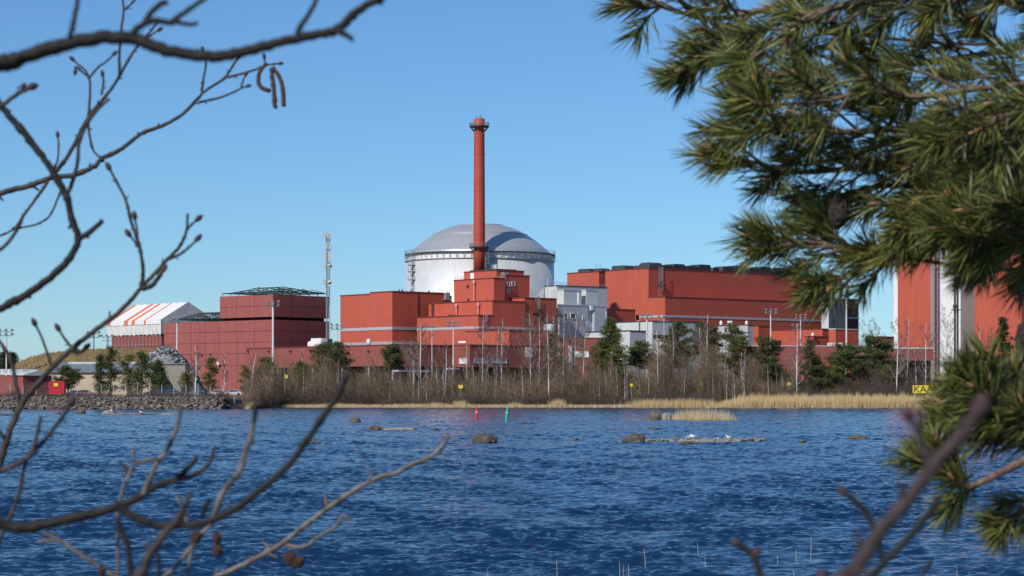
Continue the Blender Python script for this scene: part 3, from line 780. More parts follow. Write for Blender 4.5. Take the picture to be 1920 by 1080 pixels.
q = on_right(t1, 1237); mb = MB(); mb.box(q+nR*.1+Vector((-1.3,0,Z(536,q.y))), t1.u*3.2, nR*1.8, (0,0,.3)); mb.box(q+nR*.2+Vector((-.6,0,Z(535,q.y))), t1.u*1.4, nR*1.0, (0,0,1.3)); mb.build('ladder_landing', M['darksteel'], th)
# roof ventilators: curved-top boxes
def ventbox(blk, p0, p1, row, z, depth, b, par):
    a0, a1 = blk.ul(p0, b), blk.ul(p1, b); h = Z(row, (blk.C+blk.u*a0+blk.v*b).y) - z; mb = MB(); n = 5; r = min(.9, h*.35)
    prof = [(0, 0), (0, h-r)] + [(r-r*math.cos(t), h-r+r*math.sin(t)) for t in np.linspace(.3, math.pi/2, n)]
    prof += [(a1-a0-r+r*math.sin(t), h-r+r*math.cos(t)) for t in np.linspace(0, math.pi/2-.3, n)] + [(a1-a0, h-r), (a1-a0, 0)]
    i = len(mb.v); m_ = len(prof)
    for bb in (b, b+depth): mb.v += [blk.pt(a0+x, bb, z+y_) for x, y_ in prof]
    mb.f.append(tuple(range(m_))); mb.f.append(tuple(range(2*m_-1, m_-1, -1)))
    for k in range(m_): mb.f.append((k, m_+k, m_+(k+1) % m_, (k+1) % m_))
    o = mb.build('roof_vent', M['ventgrey'], par)
    mb2 = MB()
    for k in range(4):
        zz = z + h*(.2+.17*k); blk.box(mb2, a0+.4, a1-.4, b-.06, b+.05, zz, zz+h*.09)
    mb2.build('louvre', M['darksteel'], o)
for p0, p1, row in ((1216,1239,491.5), (1241,1262,495), (1263,1285,493), (1287,1309,496.5), (1310,1333,494), (1337,1353,500), (1355,1377,497.5), (1378,1401,496), (1404,1424,499.5), (1425,1446,498), (1450,1472,501), (1473,1496,500)):
    ventbox(t1, p0, p1, row+1.5, zt, 5.0, 3.0 if p1-p0 > 17 else 5, th)
def ventbox_left(blk, p0, p1, hh, z, a0, a1, par):
    b0, b1_ = blk.vl(p1), blk.vl(p0); r_ = .5; mb = MB()
    prof = [(b0, 0), (b0, hh-r_), (b0+r_, hh), (b1_-r_, hh), (b1_, hh-r_), (b1_, 0)]; m_ = len(prof)
    for a in (a0, a1): mb.v += [blk.pt(a, b, z+h_) for b, h_ in prof]
    mb.f.append(tuple(range(m_))[::-1]); mb.f.append(tuple(range(m_, 2*m_)))
    for k in range(m_): mb.f.append((k, (k+1) % m_, m_+(k+1) % m_, m_+k))
    return mb.build('roof_vent', M['ventgrey'], par)
zt3_ = t3.zc(509); ventbox_left(t3, 1076, 1098, 1.5, zt3_, 2, 6, th); ventbox_left(t3, 1103, 1118, 1.4, zt3_, 3, 7, th)
ventbox_left(t1, 1139, 1164, 1.8, zt, 2, 7, th); ventbox_left(t1, 1177, 1190, 1.5, zt, 3, 7, th); ventbox_left(t1, 1193, 1211, 2.3, zt, 2, 8, th)
mb = MB(); q = t3.pt(3, 5, t3.zc(501.5)); mb.tube([q, q+Vector((0,0,1.5))], .1, 4); q = t3.pt(5, 5, t3.zc(501.5)); mb.tube([q, q+Vector((0,0,1.7))], .1, 4); mb.build('roof_mast', M['steel'], th)
gt = Blk(1553.5, 884)
gt.block(th, M['towershade'], .3, gt.ul(1589), 0, gt.vl(1540), GZ, gt.zc(560), name='stair_tower', cmat=M['grey'])
gt.mk('lit_face', M['lightgrey'], th, .05, .3, .02, gt.vl(1540)-.02, GZ, gt.zc(560)-.3)  # paler sheet paints the sunlit left side of the tower
gd = Blk(1585, 894); gd.block(th, M['seam'], 0, gd.ul(1610), 0, 12, GZ, gd.zc(561), name='end_block', cmat=M['black'])
gd.onR('pale_band', M['band'], th, 1586, 1610, 594, 598, .15)

# --- low light grey building in front of the turbine hall
l1 = Blk(1223, 792)
lg = thing('low_grey_building', 'low light grey flat roofed building below the turbine hall', 'building', (l1.C.x, l1.C.y, GZ))
l1.block(lg, M['lightgrey'], 0, l1.ul(1325), 0, l1.vl(1153), GZ, l1.zc(602), cmat=M['darksteel'])
l2 = Blk(1181, 776); l2.block(lg, M['lightgrey'], 0, l2.ul(1213), 0, l2.vl(1098), GZ, l2.zc(620.3), name='garage', cmat=M['darksteel'])
l1.onR('dark_opening', M['deepshade'], lg, 1225, 1256, 628, 635, .1)  # dark slab painted for the unlit inside of the opening
l1.mk('glass_porch', M['band'], lg, 1.5, l1.ul(1252), -4.5, .0, GZ, l1.zc(635))
l1.mk('porch_canopy', M['white'], lg, -.5, l1.ul(1252)+.4, -6.5, -4.0, l1.zc(652), l1.zc(650))
q = on_left(l1, 1200); MB().tube([q+nL*.5+Vector((0,0,Z(640,q.y))), q+nL*.5+Vector((0,0,Z(600,q.y)))], .2, 6).build('drain_pipe', M['steel'], lg)
en = Blk(1046, 748, 6)
eb = thing('entrance_building', 'low dark red entrance building with white panels behind the birches', 'building', (en.C.x, en.C.y, GZ))
en.block(eb, M['darkred'], 0, en.ul(1142), 0, 9, GZ, en.zc(634))
en.onR('white_panel', M['white'], eb, 1078, 1104, 659, 670, .2)
en.onR('white_column', M['white'], eb, 1066, 1073, 648, 740, .9)

# --- low orange blocks at the turbine hall's foot
o1 = Blk(1542, 846); ob = thing('low_orange_block', 'low orange outbuildings at the right foot of the turbine hall', 'building', (o1.C.x, o1.C.y, GZ))
o1.block(ob, M['orange_lo'], 0, o1.ul(1558), 0, o1.vl(1433), GZ, o1.zc(616.8))
o2 = Blk(1567, 836); o2.block(ob, M['orange_lo'], 0, o2.ul(1610), 0, o2.vl(1554), GZ, o2.zc(616.8), cmat=M['lightgrey'])
o3 = Blk(1527, 830); o3.block(ob, M['orange_lo'], 0, o3.ul(1553), 0, o3.vl(1509), GZ, o3.zc(631))
o4 = Blk(1422, 852); o4.block(ob, M['orange_lo'], 0, o4.ul(1446), 0, o4.vl(1405), GZ, o4.zc(611))
o5 = Blk(1402, 826); o5.block(ob, M['grey'], 0, o5.ul(1412), 0, o5.vl(1345), GZ, o5.zc(609), name='grey_shed')
q = on_left(o1, 1523); MB().lathe([(.45,0), (.55,.5), (.5,1.0), (.2,1.3)], 10, P(1524, 631, 829)).build('roof_vent', M['white'], ob, True)
mb = MB()
for px in (1352, 1366, 1371, 1400): q = P(px, 609, 832); MB().lathe([(.55,0), (.55,1.0), (.3,1.4)], 10, q).build('roof_vent', M['white'], ob)
w1 = Blk(1385, 806, 4); wl_ = thing('low_red_wall_building', 'long low dark red building under the right hand outbuildings', 'building', (w1.C.x, w1.C.y, GZ))
w1.block(wl_, M['darkred'], 0, w1.ul(1632), 0, 10, GZ, w1.zc(648.5), cmat=M['band'])
mb = MB()
for i in range(6): q = w1.pt(w1.ul(1553)+i*.9, 1, w1.zr(30, 648.5)); mb.box(q, (.6,0,0), (0,1,0), (0,0,1.1))
mb.build('roof_unit', M['white'], wl_)
w2 = Blk(1632.5, 790, 4); w2.block(wl_, M['darkred'], 0, w2.ul(1750), 0, 10, w2.zc(676), w2.zc(652.8), cmat=M['white'])
w2.mk('undercroft_wall', M['deepshade'], wl_, .5, w2.ul(1748), 2, 9.5, GZ, w2.zc(676))
r1_ = Blk(1651, 826); r1_.block(wl_, M['darkred'], 0, r1_.ul(1676), 0, r1_.vl(1637), GZ, r1_.zc(631.5), name='roof_house')

# --- second plant's tall block behind the pine
ra = Blk(1748.5, 836)
rt = thing('tall_plant_block', 'tall orange and white plant block half hidden by the pine', 'building', (ra.C.x, ra.C.y, GZ))
ra.mk('wall_block', M['orange'], rt, 0, 30, 0, ra.vl(1683.5), GZ, ra.zc(378))
ra.mk('white_edge', M['whitewall'], rt, -.1, 30, ra.vl(1683.5)+.003, ra.vl(1676), GZ, ra.zc(378))
rb = Blk(1801, 818); rb.mk('wall_block', M['whitewall'], rt, 0, 30, 0, rb.vl(1757), GZ, rb.zc(372))
mb = MB()
for i in range(3): q = P(1750+i*2.6, 0, 818); mb.tube([(q.x, 822, GZ), (q.x, 822, Z(430,822))], .22, 6)
for i in range(26): zz = GZ+2+i*2.1; mb.tube([(X(1749.5,821),821.5,zz), (X(1756,821),821.5,zz)], .08, 4)
mb.build('pipe_riser', M['steel'], rt)
rc = Blk(1915, 790); rc.mk('wall_block', M['orange'], rt, 0, 50, 0, rc.vl(1827), GZ, rc.zc(350)); rc.mk('white_top', M['whitewall'], rt, .02, 50, .02, rc.vl(1827)-.02, rc.zc(350)+.003, rc.zc(318))
mb = MB()
for px in (1790.5, 1795.5): mb.tube([(X(px,806),806,GZ), (X(px,806),806,Z(480,806))], .38, 8)
mb.box((X(1784,806),804.8,Z(582,806)), (3.2,0,0), (0,2,0), (0,0,.3)); mb.box((X(1786,806),804.8,Z(578,806)), (1.6,0,0), (0,.3,0), (0,0,1.2))
mb.build('dark_duct', M['darksteel'], rt)

# --- low buildings behind the riprap, left
bg_ = thing('beige_warehouse', 'beige warehouse with grey sheet roof below the spoil mound', 'building', (X(200,596), 596, GZ))
x0, x1 = X(96, 592), X(284, 592); zw = Z(698.5, 592); zr_ = Z(682, 606)
M['beige'] = cladding('beige_cladding', (.55,.45,.31), phi=0, rib=.8)
M['beige2'] = cladding('grey_beige_cladding', (.30,.27,.22), phi=0, rib=.8)
M['roofgrey'] = plain('grey_sheet_roof', (.20,.22,.25), .45, var=.15, scale=.5)
MB().bx(x0, x1, 592, 606, GZ, zw).build('wall', M['beige'], bg_)
mb = MB(); mb.v += [Vector(p) for p in ((x0-.4,591.4,zw+.02), (x1+.4,591.4,zw+.02), (x1+.4,606,zr_), (x0-.4,606,zr_), (x0-.4,591.4,zw+.3), (x1+.4,591.4,zw+.3), (x1+.4,606,zr_+.3), (x0-.4,606,zr_+.3))]
mb.f += [(0,3,2,1), (4,5,6,7), (0,1,5,4), (2,3,7,6), (1,2,6,5), (0,4,7,3)]; mb.build('roof', M['roofgrey'], bg_)
for px in (128, 158, 228):
    q = P(px, 683, 604); MB().box(q+Vector((0,0,-.6)), (4.2,0,0), (0,1.6,0), (0,0,1.2)).build('roof_light', M['lightgrey'], bg_)
gs = thing('grey_shed', 'small grey shed in front of the rubble pile', 'building', (X(316,602), 602, GZ))
MB().bx(X(286,602), X(347,602), 602, 609, GZ, Z(683,602)).build('wall', M['beige2'], gs); MB().bx(X(285,602), X(348,602), 601.7, 609.3, Z(683,602), Z(681.5,602)).build('roof', M['roofgrey'], gs)
MB().bx(X(300,602), X(309,602), 601.9, 602.1, GZ, Z(697,602)).build('door', M['roofgrey'], gs)
rsb = Blk(43, 560, 40)
rs_ = thing('red_shed', 'low red shed with pale metal roof at the left edge', 'building', (rsb.C.x, rsb.C.y, GZ))
aa, bb_ = rsb.ul(97), rsb.vl(-40); zz = rsb.zc(704)
rsb.mk('wall', M['darkred'], rs_, 0, aa, 0, bb_, GZ, zz)
mb = MB(); q = [rsb.pt(-.4,-.4,zz+.02), rsb.pt(aa+.4,-.4,zz+.02), rsb.pt(aa+.4,bb_,zz+.5), rsb.pt(-.4,bb_,zz+.5), rsb.pt(aa*.5,-.4,zz+1.3), rsb.pt(aa*.5,bb_,zz+1.8)]
mb.v += q; mb.f += [(0,4,5,3), (4,1,2,5), (0,1,4), (3,5,2), (0,3,2,1)]; mb.build('roof', M['lightgrey'], rs_)
for i in range(7): rsb.mk('roof_rib', M['white'], rs_, .0, aa*.5, bb_*i/7+.5, bb_*i/7+.8, zz+.8, zz+1.5)
# ------------------------------------------------------------------ masts and towers
def flood_mast(px, D, top, label, thick=.22, heads=6, z0=None, mat='pole', grp='floodlight masts of the plant'):
    b = Vector((X(px, D), D, GZ if z0 is None else z0)); zt = Z(top, D)
    t = thing('floodlight_mast', label, 'mast', b, grp)
    MB().tube([b, Vector((b.x, b.y, zt))], [thick*1.15, thick*.8], 8).build('pole', M[mat], t)
    mb = MB(); w = 1.7
    for dz in (0, -1.1): mb.tube([(b.x-w, b.y, zt+dz), (b.x+w, b.y, zt+dz)], .09, 4)
    mb.tube([(b.x, b.y-.8, zt-.5), (b.x, b.y+.8, zt-.5)], .09, 4); mb.build('cross_arm', M['steel'], t)
    for i in range(heads):
        x = b.x - w + 2*w*(i % 3)/2.0; zz = zt + .15 - (i//3)*1.1
        MB().box((x-.35, b.y-.75, zz), (.7,0,0), (0,.5,.2), (0,-.2,.45)).build('lamp_head', M['steel'], t)
    return t
flood_mast(512, 716, 568, 'tall grey floodlight mast in front of the maroon hall corner', .36)
flood_mast(332, 640, 604, 'bare white mast rising beside the grey rubble pile', .26, heads=2)
flood_mast(632, 742, 611, 'dark headed floodlight mast in the gap left of the orange hall', .22)
flood_mast(850, 724, 606, 'floodlight mast before the pale band of the stepped building', .2)
flood_mast(810, 724, 614, 'thin pale mast left of the floodlight before the stepped building', .13, heads=2)
flood_mast(1048, 742, 600, 'short white mast at the foot of the grey service block', .2)
flood_mast(1213, 760, 592, 'thick white floodlight mast before the low grey building', .3)
flood_mast(1245, 770, 596, 'thin mast on the low grey building roof line', .1, heads=2)
flood_mast(1445, 790, 583, 'white floodlight mast in front of the turbine hall band', .24)
flood_mast(1501, 826, 593, 'short floodlight mast among the orange outbuildings', .2)
flood_mast(1587, 790, 548, 'tallest grey mast beside the dark end of the turbine hall', .3)
flood_mast(1495, 806, 612, 'thin lamp post before the orange outbuildings', .1, heads=2)
flood_mast(12, 640, 622, 'floodlight mast on the slope at the far left', .2, z0=3)
flood_mast(176, 700, 626, 'dark lamp post on top of the spoil mound', .16, z0=14, mat='darksteel')
flood_mast(201, 730, 632, 'small antenna post on the mound beside the tent', .14, heads=3, z0=13, mat='darksteel')
# telecom mast on the maroon hall
M['antenna'] = plain('antenna_grey', (.46,.47,.46), .5)
tD = 826; tb = Vector((X(614.5, tD), tD, Z(556, tD)))
tm = thing('telecom_mast', 'slim lattice telecom mast with white panel antennas behind the maroon hall', 'mast', tb)
mb = MB(); w = .75; zt = Z(440, tD)
cor = [Vector((tb.x+w*math.cos(a), tb.y+w*math.sin(a), 0)) for a in (0.3, 2.4, 4.5)]
for c in cor: mb.tube([c+Vector((0,0,GZ)), c+Vector((0,0,zt))], .13, 5)
z = tb.z-3; i = 0
while z < zt-1.2:
    for j in range(3):
        a, b = cor[j], cor[(j+1) % 3]; mb.tube([a+Vector((0,0,z)), b+Vector((0,0,z+1.2))], .07, 4); mb.tube([a+Vector((0,0,z)), b+Vector((0,0,z))], .06, 4)
    z += 1.2
mb.build('lattice', M['steel'], tm)
for r0, r1, offs in ((437, 447, (-1.2, .9)), (439, 448, (.2,)), (454, 468, (-.5, 1.0)), (472, 490, (-.7, .5)), (497, 504, (-1.0, 1.1)), (524, 533, (-1.1, .9)), (528, 538, (.5,))):
    for o_ in offs:
        c = Vector((tb.x+o_, tb.y-.9, 0)); z0, z1 = Z(r1, tD), Z(r0, tD)
        MB().box((c.x-.42, c.y-.2, z0), (.84,0,0), (0,.35,0), (0,0,z1-z0)).build('panel_antenna', M['antenna'], tm)
for row in (498, 530):
    q = P(618, row, tD-1.2); MB().lathe([(.1,0), (.8,.1), (.8,.4), (.1,.45)], 12, q).build('dish_antenna', M['white'], tm)
MB().tube([(tb.x, tb.y, zt), (tb.x, tb.y, zt+1.5)], .06, 4).build('lightning_rod', M['steel'], tm)

# ------------------------------------------------------------------ stones
def hull_mesh(name, seed, n=13, flat=.7):
    r = random.Random(seed); bm = bmesh.new()
    for _ in range(n):
        v = Vector((r.gauss(0,1), r.gauss(0,1), r.gauss(0,1))).normalized()
        v = Vector((v.x*r.uniform(.8,1), v.y*r.uniform(.75,1), v.z*flat*r.uniform(.8,1))); bm.verts.new(v)
    res = bmesh.ops.convex_hull(bm, input=bm.verts)
    bmesh.ops.delete(bm, geom=[g for g in res['geom_interior'] if isinstance(g, bmesh.types.BMVert)], context='VERTS')
    me = bpy.data.meshes.new(name); bm.to_mesh(me); bm.free(); return me
M['rip'] = stone('riprap_granite', [(.06,.055,.052), (.11,.098,.09), (.17,.148,.13), (.085,.075,.07), (.27,.21,.165), (.13,.11,.105)], 1.6)
rip = thing('riprap_bank', 'bank of dumped grey brown boulders along the left shore', 'riprap', (X(230, 524), 524, 0))
hulls = [hull_mesh('stone', 40+i, 12+i % 4) for i in range(9)]
for h in hulls: h.materials.append(M['rip'])
rb_ = base_of(rip); cnt = 0; cand = []
r = random.Random(11)
for row in range(7):
    x = -118.0
    while x < -57:
        s = r.uniform(.45, .95)*(1.1 if row < 2 else .85)
        y = shore_y(x) + .1 + row*1.05 + r.uniform(-.35, .35)
        z = ground_z(x, y) + s*.12
        cand.append((x, y, z, s, row)); x += s*r.uniform(1.25, 1.75)
def vis(c): 
    px = 960 + c[0]/c[1]*F; return -10 < px < 478
inn = [c for c in cand if vis(c)]; outn = [c for c in cand if not vis(c)]
r.shuffle(inn); inn.sort(key=lambda c: c[4] > 4)
rest = inn[296:] + outn; inn = inn[:296]
for c in inn:
    o = bpy.data.objects.new('stone', hulls[r.randrange(9)]); COL.objects.link(o); o.parent = rip
    o.location = Vector(c[:3]) - rb_; o.rotation_euler = (r.uniform(-.5,.5), r.uniform(-.5,.5), r.uniform(0,6.28))
    s = c[3]; o.scale = (s*r.uniform(.85,1.3), s*r.uniform(.8,1.1), s*r.uniform(.8,1.1))
def stone_mass(name, items, mat, parent=None, **kw):
    V = []; Fc = []; sz = []
    off = base_of(parent) if parent else Vector((0,0,0))
    for (p, s, rot, mi) in items:
        me = hulls[mi]; R_ = Matrix.Rotation(rot, 3, 'Z') @ Matrix.Rotation(rot*1.7, 3, 'X'); n0 = len(V)
        for v in me.vertices: V.append(tuple(R_ @ Vector(v.co)*s + Vector(p) - off))
        for f in me.polygons: Fc += [n0+i for i in f.vertices]; sz.append(len(f.vertices))
    o = mesh_obj(name, np_mesh(name, V, Fc, sz), mat, parent); return tag(o, **kw)
M['ripm'] = stone('riprap_granite_mass', [(.06,.055,.052), (.11,.098,.09), (.17,.148,.13), (.085,.075,.07), (.24,.19,.15)], 1.6, obj=False)
stone_mass('stone_mass', [(c[:3], c[3], r.uniform(0,6), r.randrange(9)) for c in rest], M['ripm'], rip, kind='stuff')
# rubble heap
M['rub'] = stone('rubble_grey', [(.05,.05,.055), (.15,.15,.15), (.30,.30,.295), (.09,.09,.10), (.42,.42,.41)], 2.0, obj=False)
it = []; pc = Vector((X(309, 630), 630, 2.3))
for _ in range(1900):
    a = r.uniform(0, 6.28); q = math.sqrt(r.random()); rad = 12.0*q
    hgt = 13.6*max(0, 1-(q*1.02)**1.7)
    x = pc.x + math.cos(a)*rad*1.0 + (1.3 if q > .5 else 0)*0; y = pc.y + math.sin(a)*rad*.8
    it.append(((x, y, pc.z+hgt+r.uniform(-.2,.3)), r.uniform(.3,.75), r.uniform(0,6), r.randrange(9)))
core = MB().lathe([(12.0,0), (10,3.2), (7.5,7.2), (4,11.0), (.3,13.1)], 24, pc)
rp_ = thing('rubble_pile', 'heap of pale grey broken stone beside the white mast', 'rubble', pc)
core.build('heap_core', M['rub'], rp_); o = stone_mass('chunk', it, M['rub'], rp_, kind='stuff')

def boulder(name, px, row, wpx, hpx, label, seed, D=None, mat=None, group=None, depth=.7, par=None):
    D = D or EYE*F/(row-HOR); w = wpx*D/F; h = hpx*D/F
    me = bpy.data.meshes.new(name); bm = bmesh.new(); bmesh.ops.create_icosphere(bm, subdivisions=3, radius=1)
    for v in bm.verts:
        n1 = noise.noise(v.co*1.3+Vector((seed*3.7,0,0))); n2 = noise.noise(v.co*3.4+Vector((0,seed*2.1,0)))
        n3 = noise.noise(v.co*7.0+Vector((0,0,seed))); q = v.co*(1+.34*n1+.20*n2+.07*n3); q.z = max(q.z, -.35)
        q.z = math.copysign(abs(q.z)**.8, q.z)
        v.co = Vector((q.x*w/2, q.y*w/2*depth, q.z*h*.95+.06))
    bm.to_mesh(me); bm.free()
    if par is not None:
        o = mesh_obj(name, me, mat or M['seastone'], par, P(px, row, D)*Vector((1,1,0)).length*0 + Vector((X(px,D), D, 0)) - base_of(par))
        return o
    o = mesh_obj(name, me, mat or M['seastone'], None, (X(px, D), D, 0)); tag(o, label, 'rock', group); return o
M['seastone'] = stone('sea_boulder', [(.10,.082,.06), (.13,.108,.082), (.085,.072,.058)], 2.2)
M['palestone'] = stone('bleached_rock', [(.30,.265,.22), (.24,.215,.18)], 3)
boulder('boulder', 666, 792, 20, 10, 'small pointed boulder nearest the red spar buoy on its left', 1)
boulder('boulder', 703, 807, 28, 8, 'dark boulder at the left end of the low skerry', 2)
boulder('skerry', 748, 806.5, 66, 4, 'low flat skerry of pale stones left of the red buoy', 3, mat=M['palestone'])
boulder('skerry', 815, 806, 16, 2.5, 'tiny wave washed rock right of the low skerry', 4)
boulder('boulder', 908, 830, 50, 16, 'largest blocky boulder standing in the water below the buoys', 5)
boulder('boulder', 1190, 829, 46, 14, 'mossy boulder at the left end of the gull spit', 6)
boulder('boulder', 1612, 823.5, 36, 7, 'flat topped boulder alone in the water at right', 7)
boulder('boulder', 1505, 830, 13, 4, 'tiny dark rock right of the gull spit', 8)
boulder('boulder', 1079, 826, 12, 4, 'tiny dark rock left of the mossy boulder', 9)
boulder('boulder', 1292, 832.5, 34, 3.5, 'low dark rock in front of the two standing gulls', 10)
boulder('boulder', 1228, 806, 30, 3, 'thin dark rock awash above the gull spit', 11)
boulder('boulder', 1500, 768, 12, 4, 'small dark stone by the reed bed shore', 12)
boulder('boulder', 590, 832, 26, 4, 'half sunk rock behind the dark alder twig', 13)
boulder('boulder', 152, 776, 18, 8, 'pinkish boulder left of the pale shoal near the riprap', 14)
boulder('boulder', 203, 777, 26, 7, 'pale topped rock on the shoal near the riprap', 15, mat=M['palestone'])
boulder('boulder', 108, 777, 12, 4, 'dark half sunk rock left of the pinkish boulder', 16)
boulder('skerry', 250, 777.5, 110, 2.2, 'long pale shoal of stones before the riprap bank', 17, mat=M['palestone'], depth=.15)
boulder('skerry', 315, 777, 26, 2, 'short pale shoal right of the long one', 18, mat=M['palestone'], depth=.3)
boulder('skerry', 6, 779, 34, 3, 'brown shoal at the left edge of the water', 19)
# gull spit: long low bleached sand and stone bar
D = 160.0; me = bpy.data.meshes.new('spit'); V = []; n = 60; Fc = []
for i in range(n+1):
    t = i/n; px = 1206 + 228*t; w = .55*math.sin(math.pi*min(max(t,.02),.98))**.5*(1+.4*noise.noise(Vector((t*9,0,0)))); hgt = .11 + .07*t + .045*noise.noise(Vector((t*14,2,0)))
    hgt *= min(1, (1-t)*14); yy = D + .6*noise.noise(Vector((t*5,5,0)))
    for k, f in enumerate((-1,-.55,0,.55,1)): V.append((X(px, D), yy+f*w*1.6, (hgt if abs(f) < .6 else -.15)*(1.0 if f else 1.12)))
for i in range(n):
    for k in range(4): a = i*5+k; Fc.append((a, a+5, a+6, a+1))
me.from_pydata(V, [], Fc); sp_ = thing('stone_spit', 'long pale spit of stones where the gulls rest', 'spit', (X(1320, D), D, 0)); mesh_obj('bar', me, M['palestone'], sp_, -base_of(sp_))
M['pebble'] = stone('spit_pebbles', [(.16,.135,.11), (.28,.245,.20), (.36,.33,.28), (.10,.085,.07)], 3.0, obj=False)
it = []
for _ in range(420):
    t = r.random(); px = 1206+228*t; it.append(((X(px, D), D+r.gauss(0,.35), .09+.07*t+r.uniform(-.03,.05)), r.uniform(.04,.13), r.uniform(0,6), r.randrange(9)))
stone_mass('pebbles', it, M['pebble'], sp_, kind='stuff')
# gulls
M['gullw'] = plain('gull_white', (.80,.80,.80), .6); M['gullg'] = plain('gull_grey', (.33,.35,.38), .6); M['beak'] = plain('gull_yellow', (.55,.33,.04), .5)
def gull(px, row, D, s, face, label, sit=False):
    b = Vector((X(px, D), D, Z(row, D))); t = thing('gull', label, 'gull', b, 'gulls resting on the water rocks')
    d = face; h = .14 if not sit else .07
    sp = [(-.26,h+.05,.012), (-.2,h+.065,.04), (-.1,h+.085,.075), (0,h+.09,.088), (.08,h+.11,.078), (.13,h+.15,.05), (.155,h+.19,.042), (.185,h+.215,.045), (.215,h+.215,.035), (.235,h+.21,.012)]
    MB().tube([b+Vector((x*d*s, 0, z*s)) for x, z, r_ in sp], [r_*s for x, z, r_ in sp], 10).build('body', M['gullw'], t, True)
    for sd in (-1, 1):
        MB().tube([b+Vector((x*d*s, sd*y*s, z*s)) for x, y, z in ((-.33,.01,h+.075), (-.2,.05,h+.10), (-.05,.08,h+.12), (.06,.07,h+.12))], [.006*s, .03*s, .038*s, .012*s], 6).build('wing', M['gullg'], t, True)
        if not sit: MB().tube([b+Vector((0, sd*.03*s, -.02)), b+Vector((0, sd*.03*s, h*s+.02))], .008*s, 4).build('leg', M['beak'], t)
    MB().tube([b+Vector((.225*d*s,0,(h+.21)*s)), b+Vector((.285*d*s,0,(h+.195)*s))], [.014*s,.004*s], 5).build('beak', M['beak'], t)
gull(1292, 826.2, 160, 1.05, 1, 'white gull standing at left of a close pair on the spit')
gull(1301, 825.6, 160, 1.1, -1, 'white gull standing at right of a close pair on the spit')
gull(1367, 824.6, 160, 1.0, -1, 'white gull sitting near the right end of the spit', True)
gull(1343, 826, 160, .6, 1, 'tiny white gull resting mid spit', True)
gull(207, 772.5, 376, 1.5, 1, 'white gull on the rock near the riprap bank', True)
gull(265, 775.5, 376, 1.5, -1, 'white gull on the long shoal near the riprap bank', True)
# spar buoys
def buoy(px, row, top, tilt, col, label):
    D = EYE*F/(row-HOR); b = Vector((X(px, D), D, 0)); h = (row-top)*D/F
    t = thing('spar_buoy', label, 'buoy', b, 'channel spar buoys'); ax = Vector((tilt, 0, 1)).normalized(); r_ = .17
    m = plain('buoy_'+label[:5].strip(), col, .4, var=.08)
    MB().tube([b-ax*1.0, b+ax*h*.82, b+ax*h*.83, b+ax*h], [r_*1.15, r_*1.0, r_*.85, r_*.8], 12).build('spar', m, t)
    MB().tube([b+ax*h*.60, b+ax*h*.66], [r_*1.08, r_*1.06], 12).build('reflector_band', M['white'], t)
    MB().tube([b+ax*h, b+ax*(h+.12)], [r_*.6, r_*.4], 10).build('cap', m, t)
buoy(893.5, 788, 764, .05, (.62,.045,.05), 'red spar buoy leaning in the channel')
buoy(949.5, 790, 764, .09, (.02,.42,.25), 'green spar buoy right of the red one')

# ------------------------------------------------------------------ vegetation, far shore
def tri_mesh(name, arr, mat, parent=None, **kw):
    a = np.asarray(arr, dtype=np.float32).reshape(-1, 3)
    if parent is not None: a = a - np.array(base_of(parent), dtype=np.float32)
    o = mesh_obj(name, np_mesh(name, a, np.arange(len(a)), np.full(len(a)//3, 3)), mat, parent)
    return tag(o, **kw) if kw else o
def blades(n, xs, ys, zf, hmin, hmax, wmin, wmax, lean, rs, seg=1):
    """thin upright blades as triangles"""
    h = rs.uniform(hmin, hmax, n)*rs.uniform(.6, 1, n); w = rs.uniform(wmin, wmax, n); z = np.array([zf(x, y) for x, y in zip(xs, ys)])
    a = rs.normal(0, lean, n); th = rs.uniform(-.8, .8, n)
    b0 = np.stack([xs-w*np.cos(th)/2, ys-w*np.sin(th)/2, z-.1], 1); b1 = np.stack([xs+w*np.cos(th)/2, ys+w*np.sin(th)/2, z-.1], 1)
    tp = np.stack([xs+a*h, ys+rs.normal(0, lean, n)*h, z+h], 1)
    return np.stack([b0, b1, tp], 1).reshape(-1, 3)
rs = np.random.RandomState(21)
M['reed'] = island('dry_reed', [(.46,.32,.155), (.70,.53,.28), (.80,.63,.37), (.58,.43,.22)], .8, translucent=.25)
M['brush'] = island('bare_brush', [(.055,.042,.035), (.10,.074,.058), (.075,.05,.045), (.14,.105,.08), (.065,.055,.048)], .85)
M['stems'] = island('sapling_stems', [(.20,.15,.115), (.28,.22,.17), (.15,.10,.08), (.36,.31,.26)], .8)
M['redtwig'] = island('reddish_twigs', [(.14,.085,.062), (.21,.13,.095), (.12,.09,.06), (.18,.145,.07), (.26,.20,.155)], .85)
def gz(x, y): return max(ground_z(x, y), -.05)
# reed bed on the right shore
n = 26000; px = rs.uniform(1325, 1790, n); dd = rs.uniform(-1.5, 7, n)
edge = np.clip((px-1325)/70, .25, 1)
D_ = np.array([shore_y(X(p, 580)) for p in px]) + dd; xs = (px-960)/F*D_
a1 = blades(n, xs, D_, gz, 2.6, 4.0, .05, .11, .09, rs); a1 = a1.reshape(-1,3,3); a1[:,2,2] = a1[:,0,2] + (a1[:,2,2]-a1[:,0,2])*edge*np.array([.78+.45*abs(noise.noise(Vector((p*.06, d*.3, 1)))) for p, d in zip(px, dd)])
tri_mesh('reed_bed', a1, M['reed'], label='broad bed of dry golden reeds along the right shore', category='reeds', kind='stuff')
